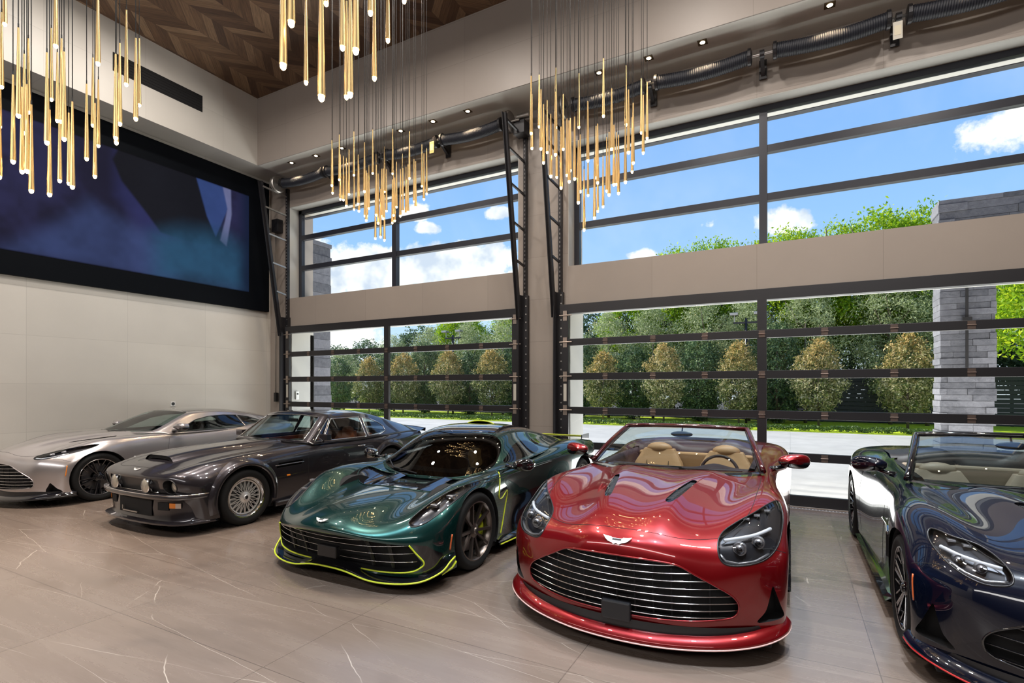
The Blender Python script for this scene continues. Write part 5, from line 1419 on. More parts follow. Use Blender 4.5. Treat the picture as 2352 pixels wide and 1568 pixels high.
    for sd in (-1, 1): mirror(root, (sd * .83, 1.05, .955), (sd * 1.0, 1.10, 1.035), body_m)
    # side glass stub raised behind the pillar
    return

def wheels4(root, w, b1, b2, style, Rt=.352, Rr=.268, rear_w=None, **k):
    lab = {(-1, 0): 'front wheel at the left in the picture', (1, 0): 'front wheel at the right in the picture', (-1, 1): 'rear wheel at the left in the picture', (1, 1): 'rear wheel at the right in the picture'}
    for i, b in enumerate((b1, b2)):
        for sd in (-1, 1): wheel(root, sd * ((rear_w or w) if i else w), b, style, Rt, Rr, .25 + .03 * i, rot=.35 + .9 * i + (.5 if sd > 0 else 0), **k)

P_RED = paint('candy_red_paint', (0.19, 0.0008, 0.0035), 0.55, 0.30, .10)
P_BLK = paint('blue_black_paint', (0.0015, 0.003, 0.010), 0.0, 0.25, .05); P_BLK.node_tree.nodes['Principled BSDF'].inputs['Specular IOR Level'].default_value = 0.1
P_SIL = paint('warm_silver_paint', (0.46, 0.43, 0.435), 0.8, 0.28, .08)
car = thing('sports_car', 'red open-top sports car with wide chrome-barred grille in the centre right', 'car', (-.98, 4.14, 0))
sk = build_gt(car, P_RED, 'red'); gt_cabin(car, sk, P_RED, 'red'); wheels4(car, .955, 0, 2.80, 'star', rear_w=.975)
car = thing('sports_car', 'black open-top sports car with red pinstripe splitter at the right edge', 'car', (1.60, 4.28, 0))
sk = build_gt(car, P_BLK, 'black'); gt_cabin(car, sk, P_BLK, 'black'); wheels4(car, .965, 0, 2.81, 'star', rear_w=.99)
# ----------------------------------------------------------------- glass houses
def house(root, rows, color_m, wins, roof_m=None, roof_poly=None):
    """roof skin with windows cut out. wins: list of (name, poly, axes, cond, material, mirrored)"""
    sk = Skin(surf(rows, 8, 7, 2)); tag = 10; made = []
    for name, poly, ax, cond, m, mir in wins:
        (sk.cut2 if mir else sk.cut)(poly, ax, tag, cond); made.append((name, tag, m, mir)); tag += 1
    if roof_poly: sk.cut(roof_poly, (0, 1), 9, lambda c: c[2] > 1.0)
    o = sk.part(0, 'roof', color_m, root, thick=.012)
    if roof_poly: sk.part(9, 'roof_panel', roof_m, root, thick=.01)
    for name, tg, m, mir in made:
        if mir:
            for sd in (-1, 1): sk.part(tg, name, m, root, side=sd)
        else: sk.part(tg, name, m, root)
    return sk
def interior(root, m, dash_m, w=.66, z0=.30, dash_b=(.80, 1.30), dash_z=.88, seat_b=1.75, seat_z=.42, sh=.66, rear=False, steer=True, belt=.88):
    mb = MB(); mb.box(-w, w, dash_b[0] - .1, 2.75, z0 - .06, z0); mb.box(-w - .02, -w, dash_b[0], 2.75, z0, belt); mb.box(w, w + .02, dash_b[0], 2.75, z0, belt); mb.box(-w, w, 2.72, 2.76, z0, belt)
    mb.build('cabin_tub', dash_m, root)
    rows = []
    for t in np.linspace(0, 1, 8):
        y = dash_b[0] + (dash_b[1] - dash_b[0]) * t
        rows.append([(x, y + .06 * (abs(x) / w) ** 2, dash_z - .10 * max(0, t - .7) * 3 + .045 * math.exp(-((x - .34) / .13) ** 2) * math.sin(PI * t)) for x in np.linspace(-w, w, 24)])
    mb = MB(); mb.grid(rows); mb.build('dashboard', dash_m, root, smooth=True)
    MB().box(-w, w, dash_b[1] - .03, dash_b[1], z0 + .2, dash_z - .03).build('dashboard_face', dash_m, root)
    if steer: steering(root, (.34, dash_b[1] + .14, dash_z - .03), M_BLACK)
    for sd in (-1, 1):
        seat(root, (sd * .34, seat_b, seat_z), m, sh, .24)
        MB().box(min(sd * w, sd * (w - .05)), max(sd * w, sd * (w - .05)), dash_b[1] - .2, 2.5, z0 + .1, belt).build('door_card', m, root, bevel=.02)
    if rear: MB().box(-.55, .55, 2.45, 2.62, z0 + .1, z0 + .62).build('rear_bench', m, root, bevel=.05)
def tube_on(sk, root, name, m, poly, ax, d, r=.008, closed=True, lift=.001, flat=1.0, sd=1):
    pts = sk.drape(list(poly) + ([poly[0]] if closed else []), ax, d, lift=lift, seg=.04)
    if closed: pts = pts[:-1]
    if len(pts) < 3: print('no trim', name); return None
    return MB().tube(pts, r, 6, closed=closed, flat=flat).build(name, m, root, smooth=True)

car = thing('sports_coupe', 'warm silver sports coupe with slim headlights parked against the left wall', 'car', (-10.0, 4.0, 0))
sk = build_gt(car, P_SIL, 'silver')
c7 = (0, .30, .52, .665, .72, .79, .86)
rows = [
 rw((.60, .62, .70, .82, .90, .98, 1.02), (0, .32, .58, .745, .79, .825, .85), (.935, .935, .935, .935, .93, .915, .905)),
 rw((.86, .88, .95, 1.05, 1.12, 1.20, 1.24), (0, .31, .55, .70, .75, .81, .86), (1.065, 1.06, 1.05, 1.035, 1.02, .96, .90)),
 rw((1.14, 1.16, 1.22, 1.30, 1.37, 1.44, 1.48), (0, .29, .50, .64, .69, .785, .865), (1.185, 1.18, 1.168, 1.145, 1.12, 1.0, .90)),
 rw((1.42, 1.43, 1.47, 1.53, 1.60, 1.65, 1.68), (0, .27, .46, .59, .645, .765, .865), (1.268, 1.265, 1.25, 1.222, 1.19, 1.04, .90)),
 rw(1.85, (0, .26, .44, .565, .625, .755, .865), (1.292, 1.288, 1.272, 1.242, 1.208, 1.05, .905)),
 rw(2.20, (0, .25, .43, .555, .615, .75, .87), (1.285, 1.28, 1.262, 1.23, 1.195, 1.05, .92)),
 rw(2.55, (0, .24, .42, .54, .60, .74, .88), (1.245, 1.24, 1.222, 1.19, 1.155, 1.04, .945)),
 rw(2.90, (0, .24, .41, .53, .59, .72, .86), (1.175, 1.17, 1.155, 1.125, 1.095, 1.02, .965)),
 rw(3.25, (0, .24, .41, .53, .59, .70, .80), (1.085, 1.08, 1.07, 1.05, 1.03, .995, .965)),
 rw(3.55, (0, .24, .41, .53, .59, .68, .74), (1.0, .998, .992, .985, .98, .965, .955))]
ws = smoothpoly([(0, .945), (.35, .945), (.60, .95), (.70, .965), (.675, 1.05), (.61, 1.16), (.55, 1.228), (.45, 1.25), (.25, 1.262), (0, 1.266)], 3, False)
ws = ws + [(-x, z) for x, z in reversed(ws[1:-1])]
dw = [(1.16, .925), (1.36, 1.02), (1.56, 1.11), (1.80, 1.155), (2.1, 1.165), (2.36, 1.15), (2.40, .945), (1.9, .925)]
qw = [(2.43, .95), (2.40, 1.145), (2.60, 1.11), (2.78, 1.05), (2.88, 1.0), (2.75, .965)]
hs = house(car, rows, P_SIL, [('windscreen', ws, (0, 2), lambda c: c[1] < 1.55, M_CARGLASS, False),
    ('side_window', dw, (1, 2), lambda c: abs(c[0]) > .5, M_CARGLASS, True), ('quarter_window', qw, (1, 2), lambda c: abs(c[0]) > .5, M_CARGLASS, True),
    ('rear_window', [(-.45, 2.75), (-.5, 3.4), (.5, 3.4), (.45, 2.75)], (0, 1), lambda c: c[2] > .98, M_TINT, False)],
    M_GLOSSBLK, smoothpoly([(0, 1.46), (.35, 1.49), (.52, 1.56), (.53, 2.3), (.46, 2.7), (0, 2.74), (-.46, 2.7), (-.53, 2.3), (-.52, 1.56), (-.35, 1.49)], 3))
interior(car, M_BLKLEATHER, M_BLKLEATHER, dash_b=(.72, 1.2), dash_z=.905, seat_b=1.72, seat_z=.38, sh=.62, belt=.90)
for sd in (-1, 1):
    tube_on(hs, car, 'window_trim', M_BLACK, dw, (1, 2), (-sd, 0, 0), .007); tube_on(hs, car, 'window_trim', M_BLACK, qw, (1, 2), (-sd, 0, 0), .006)
    mirror(car, (sd * .82, 1.12, .95), (sd * .985, 1.14, 1.02), P_SIL, .105)
w = MB(); w.tube([(-.5, .66, .95), (-.05, .60, .96), (.35, .62, .96)], .007, 6); w.build('wiper', M_BLACK, car)
wheels4(car, .965, 0, 2.80, 'star', rear_w=.985)
# ----------------------------------------------------------------- 1980s muscle coupe in dark grey
P_V8 = paint('gunmetal_paint', (0.024, 0.021, 0.026), 0.6, 0.28, .10)
car = thing('classic_coupe', 'dark gunmetal classic coupe with round driving lamps, hood scoop and mesh wheels', 'car', (-6.79, 4.135, 0))
A10 = (0, .22, .36, .55, .70, .80, .865, .895, .905, .89)
VR = [
 rw((-.70, -.69, -.67, -.64, -.60, -.56, -.51, -.47, -.42, -.34), (0, .25, .45, .62, .74, .82, .87, .895, .91, .92), (.16,) * 10),
 rw((-.73, -.72, -.70, -.665, -.62, -.575, -.52, -.47, -.42, -.34), (0, .25, .45, .62, .745, .83, .88, .905, .915, .92), (.27,) * 10),
 rw((-.75, -.745, -.725, -.69, -.645, -.59, -.53, -.47, -.42, -.34), (0, .25, .45, .62, .75, .835, .885, .905, .915, .92), (.38,) * 10),
 rw((-.79, -.785, -.77, -.745, -.70, -.62, -.54, -.47, -.42, -.34), (0, .25, .45, .62, .755, .835, .885, .905, .915, .92), (.475,) * 10),
 rw((-.815, -.81, -.795, -.775, -.735, -.65, -.55, -.47, -.40, -.33), (0, .25, .45, .62, .755, .835, .885, .905, .915, .92), (.57, .57, .57, .57, .565, .56, .55, .54, .53, .5)),
 rw((-.83, -.825, -.81, -.79, -.745, -.65, -.53, -.45, -.38, -.31), (0, .25, .44, .60, .73, .82, .875, .90, .912, .92), (.645, .645, .645, .65, .655, .64, .62, .60, .57, .5)),
 rw((-.81, -.805, -.785, -.755, -.69, -.58, -.46, -.38, -.32, -.27), (0, .23, .40, .57, .71, .81, .87, .90, .912, .92), (.685, .683, .682, .695, .708, .70, .665, .63, .57, .48)),
 rw((-.68, -.675, -.655, -.62, -.55, -.45, -.34, -.28, -.24, -.2), (0, .22, .37, .55, .70, .80, .87, .90, .912, .92), (.755, .752, .742, .738, .752, .748, .70, .65, .57, .45)),
 rw((-.50, -.50, -.485, -.45, -.40, -.32, -.24, -.2, -.16, -.14), (0, .22, .36, .55, .70, .80, .87, .90, .912, .92), (.805, .80, .785, .775, .788, .785, .73, .66, .56, .4)),
 rw((-.20, -.20, -.19, -.17, -.13, -.08, -.04, 0, 0, 0), A10, (.845, .842, .822, .81, .822, .815, .755, .67, .55, .35)),
 rw((.10, .10, .10, .11, .13, .15, .17, .18, .18, .18), A10, (.868, .866, .845, .832, .842, .832, .77, .68, .52, .25)),
 rw((.42, .42, .42, .42, .43, .43, .43, .43, .43, .43), (0, .23, .37, .55, .70, .80, .87, .90, .90, .86), (.885, .883, .865, .85, .858, .845, .785, .68, .42, .18)),
 rw((.72, .72, .72, .73, .74, .75, .75, .75, .75, .75), (0, .24, .38, .56, .71, .80, .87, .895, .885, .84), (.897, .896, .88, .868, .872, .857, .795, .66, .38, .17)),
 rw((.96, .97, .98, 1.0, 1.02, 1.05, 1.05, 1.05, 1.05, 1.05), (0, .25, .40, .60, .74, .815, .872, .893, .88, .835), (.90, .90, .893, .885, .88, .865, .80, .66, .38, .17)),
 rw(1.45, (0, .25, .42, .62, .76, .825, .875, .893, .88, .835), (.90, .90, .895, .89, .885, .868, .80, .66, .38, .17)),
 rw(1.95, (0, .25, .42, .62, .76, .825, .876, .895, .882, .84), (.905, .905, .90, .89, .885, .87, .805, .66, .38, .17)),
 rw(2.25, (0, .25, .42, .62, .75, .825, .885, .91, .905, .87), (.92, .92, .915, .905, .895, .88, .82, .69, .45, .19)),
 rw(2.60, (0, .25, .42, .60, .74, .825, .895, .925, .93, .91), (.93, .93, .93, .925, .915, .895, .83, .71, .5, .3)),
 rw(2.95, (0, .25, .42, .58, .72, .81, .885, .915, .92, .90), (.935, .935, .935, .93, .92, .895, .825, .70, .48, .22)),
 rw(3.30, (0, .25, .41, .56, .69, .78, .85, .88, .89, .87), (.92, .92, .92, .915, .905, .88, .81, .68, .45, .22)),
 rw((3.60, 3.60, 3.59, 3.57, 3.55, 3.53, 3.50, 3.48, 3.46, 3.44), (0, .25, .41, .55, .67, .75, .81, .84, .85, .84), (.905, .905, .905, .90, .89, .865, .80, .67, .45, .24)),
 rw((3.76, 3.76, 3.75, 3.73, 3.70, 3.66, 3.60, 3.56, 3.52, 3.5), (0, .25, .41, .55, .66, .74, .80, .83, .84, .83), (.88, .88, .88, .875, .865, .84, .78, .66, .45, .26)),
 rw((3.74, 3.74, 3.73, 3.71, 3.68, 3.64, 3.59, 3.55, 3.52, 3.5), (0, .25, .41, .55, .66, .74, .80, .83, .84, .83), (.60, .60, .60, .60, .60, .59, .57, .54, .4, .26)),
 rw((3.70, 3.70, 3.69, 3.67, 3.64, 3.60, 3.56, 3.53, 3.5, 3.48), (0, .25, .41, .55, .66, .74, .80, .83, .84, .83), (.28,) * 10)]
sk = Skin(surf(VR, 7, 5, 2))
arch = lambda c: abs(c[0]) > .6
sk.cut2(circ(0, .34, .375), (1, 2), 4, arch); sk.cut2(circ(2.61, .34, .375), (1, 2), 4, arch)
gp = smoothpoly([(0, .635), (.30, .632), (.47, .635), (.505, .62), (.515, .56), (.505, .50), (.48, .488), (.3, .482), (0, .480)], 3, False)
gp = gp + [(-x, z) for x, z in reversed(gp[1:-1])]
sk.cut(gp, (0, 2), 1, lambda c: c[1] < -.5)
hl = [(.665 + .088 * math.cos(t), .562 + .082 * math.sin(t)) for t in np.linspace(0, 2 * PI, 29)[:-1]]
sk.cut2(hl, (0, 2), 2, lambda c: c[1] < -.3)
sk.cut(smoothpoly([(-.66, 1.05), (0, .98), (.66, 1.05), (.72, 1.2), (.72, 2.2), (.6, 2.75), (0, 2.85), (-.6, 2.75), (-.72, 2.2), (-.72, 1.2)], 3), (0, 1), 5, lambda c: c[2] > .8)
sv1 = [(.47, .665), (.86, .672), (.86, .695), (.47, .690)]; sv2 = [(.44, .625), (.84, .632), (.84, .655), (.44, .650)]
sk.cut2(sv1, (1, 2), 6, arch); sk.cut2(sv2, (1, 2), 6, arch)
sk.part(0, 'body_shell', P_V8, car); arch_liner(car, 0, .375, .91, cz=.34); arch_liner(car, 2.61, .375, .92, cz=.34)
g = sk.part(1, 'grille', M_BLACK, car, offset=(0, .012, 0)); g['label'] = 'blanked black grille panel'
tube_on(sk, g, 'grille_rim', M_CHROME, [(-.47, .487), (-.2, .482), (.2, .482), (.47, .487)], (0, 2), (0, 1, 0), .006, closed=False)
for x in (-.325, .325):
    h = sk.hit((x, -5, .47), (0, 1, 0))[0]; yy = -.835
    m = MB(); m.lathe([(0, .10), (.055, .10), (.078, .05), (.083, .01), (.083, -.005), (.076, -.010)], 32, axis='y', c=(x, yy, .56)); o = m.build('driving_lamp', M_CHROME, car, smooth=True, angle=40)
    m = MB(); m.lathe([(0, -.022), (.03, -.020), (.06, -.014), (.077, -.006)], 32, axis='y', c=(x, yy, .56)); m.build('lens', pm('ribbed_lens', (0.72, 0.66, 0.54), 0.12, 0.5, coat=1.0), o, smooth=True)
    m = MB()
    for k in range(-5, 6): 
        hh = math.sqrt(max(0, .074 ** 2 - (k * .0125) ** 2)); m.tube([(x + k * .0125, yy - .021 + .012 * (abs(k) / 6) ** 2, .56 - hh), (x + k * .0125, yy - .026 + .012 * (abs(k) / 6) ** 2, .56), (x + k * .0125, yy - .021 + .012 * (abs(k) / 6) ** 2, .56 + hh)], .0012, 4)
    m.build('lens_ribs', M_SILVERT, o)
for sd in (-1, 1):
    b_ = sk.part(2, 'lamp_bucket', M_BLACK, car, side=sd, offset=(0, .10, 0))
    h = sk.hit((sd * .665, -5, .562), (0, 1, 0))[0]
    m = MB(); m.lathe([(0, -.018), (.035, -.014), (.062, -.002), (.068, .006), (.068, .04)], 28, axis='y', c=(sd * .672, h.y + .055, .562)); o = m.build('headlight', pm('headlamp_glass', (0.55, 0.50, 0.42), 0.1, 0.4, coat=1.0), b_, smooth=True, angle=50)
    tube_on(sk, b_, 'lamp_rim', M_BLACK, [(sd * p[0], p[1]) for p in hl], (0, 2), (0, 1, 0), .006)
    # fender flares
    for bb in (0, 2.61):
        rows = []
        for t in np.linspace(-.22, PI + .30, 44):
            row = []
            for rr, da in ((.375, -.03), (.378, .022), (.392, .036), (.42, .034), (.455, .016), (.485, -.012)):
                y, z = bb + rr * math.cos(t), .34 + rr * math.sin(t); y0, z0 = bb + .39 * math.cos(t), .34 + .39 * math.sin(t)
                h = sk.hit((sd * 3, min(max(y, -.6), 3.5), z), (-sd, 0, 0))[0]
                h0 = sk.hit((sd * 3, bb + .44 * math.cos(t), .34 + .44 * math.sin(t)), (-sd, 0, 0))[0]
                base = .915 if rr < .45 else (abs(h.x) if h is not None and abs(h.x) > .7 else .86)
                row.append((sd * (base + da), y, z))
            rows.append(row)
        m = MB(); m.grid(rows); m.build('fender_flare', P_V8, car, smooth=True)
    tube_on(sk, car, 'side_vent', M_VOID, [(.45, .64), (.84, .645)], (1, 2), (-sd, 0, 0), .010, closed=False, lift=-.004, flat=.5) if False else None
    o = sk.part(6, 'side_vent', M_VOID, car, side=sd, offset=(-sd * .03, 0, 0))
    tube_on(sk, o, 'vent_trim', M_CHROME, [(.42, .661), (.60, .664), (.88, .664)], (1, 2), (-sd, 0, 0), .0035, closed=False)
    p = sk.hit((sd * 3, .62, .515), (-sd, 0, 0))[0]
    MB().box(min(p.x - sd * .005, p.x + sd * .012), max(p.x - sd * .005, p.x + sd * .012), .595, .645, .505, .527).build('side_marker', M_AMBER, car, bevel=.003)
    # door handle
    p = sk.hit((sd * 3, 1.98, .775), (-sd, 0, 0))[0]
    m = MB(); m.tube([(p.x - sd * .004, 1.90, .775), (p.x + sd * .022, 1.93, .777), (p.x + sd * .024, 2.02, .777), (p.x - sd * .004, 2.06, .775)], .009, 8); m.build('door_handle', M_CHROME, car, smooth=True)
# bumper, valance, lamps in the valance
bl = smoothpoly([(-.90, -.40), (-.885, -.52), (-.83, -.66), (-.70, -.775), (-.45, -.835), (-.2, -.855), (0, -.86), (.2, -.855), (.45, -.835), (.70, -.775), (.83, -.66), (.885, -.52), (.90, -.40)], 5, False)
rows = [[(x * .97, y + .05, .475), (x * 1.0, y + .0, .472), (x * 1.012, y - .012, .455), (x * 1.01, y - .008, .425), (x * .985, y + .02, .412), (x * .95, y + .06, .42)] for x, y in bl]
m = MB(); m.grid(rows); bp = m.build('front_bumper', P_V8, car, smooth=True, angle=70)
m = MB(); m.tube([(x * 1.008, y - .006, .470) for x, y in bl], .006, 6); m.build('bumper_strip', M_CHROME, bp, smooth=True)
rows = []
for x, y in bl: rows.append([(x * .975, y + .085, .425), (x * .98, y + .075, .30), (x * .985, y + .085, .20), (x * .995, y + .07, .165), (x * 1.02, y + .01, .150), (x * 1.02, y + .01, .132), (x * .95, y + .12, .12)])
m = MB(); m.grid(rows); m.build('front_spoiler', P_V8, car, smooth=True, angle=50)

def yb(x, d=.066):
    return min(bl, key=lambda q: abs(q[0] - x))[1] if False else float(np.interp(x, [q[0] for q in bl], [q[1] for q in bl])) + d
def patch(x0, x1, z0, z1, m_, name, parent, d=.066, th=.02):
    g = MB(); X = np.linspace(x0, x1, 9)
    g.grid([[(x, yb(x, d), z1), (x, yb(x, d), z0)] for x in X])
    return g.build(name, m_, parent, smooth=False)
patch(-.34, .34, .205, .385, M_VOID, 'air_intake', car, .070)
m = MB(); h = Vector((0, -.792, 0)); 
m = MB(); m.box(-.22, .10, -.812, -.796, .225, .24); m.box(-.22, -.205, -.812, -.796, .225, .29); m.build('plate_bracket', M_STEEL, car)
for sd in (-1, 1):
    sl, sr = min(sd * .44, sd * .60), max(sd * .44, sd * .60)
    o = patch(sl, sr, .285, .375, M_VOID, 'fog_lamp_recess', car, .070)
    o = patch(min(sd * .615, sd * .69), max(sd * .615, sd * .69), .315, .372, M_AMBER, 'indicator', car, .066)
    patch(min(sd * .69, sd * .745), max(sd * .69, sd * .745), .315, .372, pm('clear_lens', (0.5, 0.42, 0.36), 0.15, coat=1), 'clear_section', o, .066)
# hood scoop (raised power bulge) and seams
rows = []
for t in np.linspace(0, 1, 18):
    y = -.52 + 1.48 * t; w = .30 + .05 * t; hgt = .058 * (1 - .35 * t)
    row = []
    for u in np.linspace(-1, 1, 21):
        x = w * u; s_ = sk.hit((x, y, 5), (0, 0, -1))[0]; zz = s_.z if s_ is not None else .9
        row.append((x, y, zz - .004 + hgt * (1 - abs(u) ** 7)))
    rows.append(row)
m = MB(); m.grid(rows); o = m.build('hood_scoop', P_V8, car, smooth=True)
m = MB(); m.grid([[(x * .93, y + .012, z - .005), (x * .93, y + .012, z - .042)] for x, y, z in rows[0]]); m.build('scoop_mouth', M_VOID, o)
seams = Gaps()
for sd in (-1, 1):
    seams.tube(sk.drape([(sd * x, y) for x, y in smoothpoly([(0, -.715), (.3, -.71), (.52, -.68), (.60, -.60), (.63, -.3), (.655, .3), (.675, .9)], 4, False)], (0, 1), (0, 0, -1), lift=-.001, seg=.05), .003, 5)
    for ln in ([(1.02, .855), (.96, .7), (.96, .2)], [(2.10, .86), (2.13, .6), (2.06, .2)]):
        pts = sk.drape(smoothpoly(ln, 4, False), (1, 2), (-sd, 0, 0), lift=-.001, seg=.05)
        if len(pts) > 2: seams.tube(pts, .003, 5)
    MB().box(min(sd * .84, sd * .905), max(sd * .84, sd * .905), .42, 2.22, .13, .20).build('side_skirt', P_V8, car, bevel=.02)
seams.build(car)
h, n = sk.hit((0, -.765, 5), (0, 0, -1)); emblem(car, h + Vector((0, -.0, .003)), .13, (0, -.55, .83))
MB().box(-.80, .80, -.55, 3.5, .13, .18).build('underbody', M_VOID, car)
# cabin
rows = [
 rw((.94, .95, .97, 1.0, 1.03, 1.05, 1.06), (0, .30, .57, .765, .81, .83, .845), (.905, .905, .90, .895, .89, .885, .875)),
 rw((1.18, 1.185, 1.205, 1.24, 1.28, 1.32, 1.35), (0, .28, .52, .695, .745, .80, .855), (1.10, 1.098, 1.09, 1.08, 1.065, .97, .872)),
 rw((1.42, 1.425, 1.44, 1.47, 1.52, 1.56, 1.60), (0, .26, .475, .625, .68, .775, .862), (1.278, 1.276, 1.268, 1.252, 1.228, 1.04, .87)),
 rw((1.52, 1.525, 1.54, 1.56, 1.60, 1.63, 1.66), (0, .26, .465, .60, .655, .765, .864), (1.305, 1.303, 1.293, 1.27, 1.242, 1.05, .87)),
 rw(1.85, (0, .25, .44, .585, .645, .76, .866), (1.322, 1.319, 1.307, 1.282, 1.25, 1.06, .872)),
 rw(2.20, (0, .25, .43, .575, .635, .755, .866), (1.312, 1.308, 1.295, 1.268, 1.235, 1.06, .877)),
 rw(2.50, (0, .25, .42, .56, .62, .74, .862), (1.272, 1.268, 1.255, 1.225, 1.19, 1.04, .885)),
 rw(2.80, (0, .25, .41, .55, .61, .715, .84), (1.202, 1.198, 1.183, 1.155, 1.12, 1.01, .90)),
 rw(3.10, (0, .24, .40, .54, .60, .69, .80), (1.115, 1.11, 1.098, 1.075, 1.045, .98, .905)),
 rw(3.40, (0, .24, .40, .53, .59, .66, .74), (1.02, 1.016, 1.008, .995, .98, .945, .90)),
 rw(3.62, (0, .24, .40, .52, .58, .64, .70), (.94, .938, .932, .925, .918, .905, .885))]
ws = [(-.70, .925), (-.3, .922), (0, .922), (.3, .922), (.70, .925), (.665, 1.04), (.61, 1.17), (.575, 1.235), (.3, 1.262), (0, 1.266), (-.3, 1.262), (-.575, 1.235), (-.61, 1.17), (-.665, 1.04)]
dv = [(1.12, .905), (1.24, .905), (1.415, 1.10), (1.50, 1.205), (1.47, 1.205), (1.30, 1.06)]
dw = [(1.265, .905), (1.53, 1.205), (2.14, 1.205), (2.12, .905)]
qw = [(2.17, .91), (2.20, 1.195), (2.38, 1.165), (2.55, 1.10), (2.64, 1.03), (2.62, .96), (2.45, .92)]
AW = lambda c: abs(c[0]) > .5
M_OLDGLASS = mk_glass('old_car_glass', (0.68, 0.78, 0.76), 0.09, 0.0, 0.7)
hs = house(car, rows, P_V8, [('windscreen', ws, (0, 2), lambda c: c[1] < 1.52, M_OLDGLASS, False), ('vent_window', dv, (1, 2), AW, M_OLDGLASS, True),
    ('side_window', dw, (1, 2), AW, M_OLDGLASS, True), ('quarter_window', qw, (1, 2), AW, M_OLDGLASS, True),
    ('rear_window', [(-.46, 2.75), (-.48, 3.35), (.48, 3.35), (.46, 2.75)], (0, 1), lambda c: c[2] > .95, M_OLDGLASS, False)])
M_RUST = pm('rust_orange_leather', (0.42, 0.10, 0.035), 0.5)
interior(car, M_RUST, M_BLKLEATHER, dash_b=(.98, 1.40), dash_z=.88, seat_b=1.85, seat_z=.40, sh=.62, rear=True, belt=.87)
tube_on(hs, car, 'windscreen_trim', M_CHROME, ws, (0, 2), (0, 1, 0), .008)
for sd in (-1, 1):
    for nm, pl in (('window_trim', dv), ('window_trim', dw), ('window_trim', qw)): tube_on(hs, car, nm, M_CHROME, pl, (1, 2), (-sd, 0, 0), .008)
    m = MB(); m.box(sd * .93 - .075, sd * .93 + .075, 1.17, 1.26, .925, 1.01); m.tube([(sd * .86, 1.24, .89), (sd * .91, 1.22, .94)], .014, 8); o = m.build('side_mirror', P_V8, car, smooth=True, angle=30, bevel=.012)
    MB().box(sd * .93 - .065, sd * .93 + .065, 1.26, 1.263, .935, 1.0).build('mirror_glass', M_CHROME, o)
for x0, x1 in ((-.5, .05), (.08, .62)):
    w = MB(); w.tube([(x1, .93, .925), ((x0 + x1) / 2, .93, .945), (x0, .95, .94)], .006, 6); w.build('wiper', M_BLACK, car)
m = MB(); m.box(-.10, .10, 1.42, 1.44, 1.15, 1.20); m.tube([(0, 1.43, 1.19), (0, 1.42, 1.26)], .006, 6); m.build('rear_view_mirror', M_BLACK, car)
# tail spoiler lip
m = MB(); m.grid([[(x, 3.60 - .05 * (abs(x) / .8) ** 2, .895 - .02 * (abs(x) / .8) ** 2), (x, 3.74 - .06 * (abs(x) / .8) ** 2, .955 - .04 * (abs(x) / .8) ** 2), (x, 3.80 - .06 * (abs(x) / .8) ** 2, .965 - .04 * (abs(x) / .8) ** 2), (x, 3.79 - .06 * (abs(x) / .8) ** 2, .87)] for x in np.linspace(-.78, .78, 20)]); m.build('boot_spoiler', P_V8, car, smooth=True, angle=50)
wheels4(car, .935, 0, 2.61, 'mesh', Rt=.335, Rr=.245)
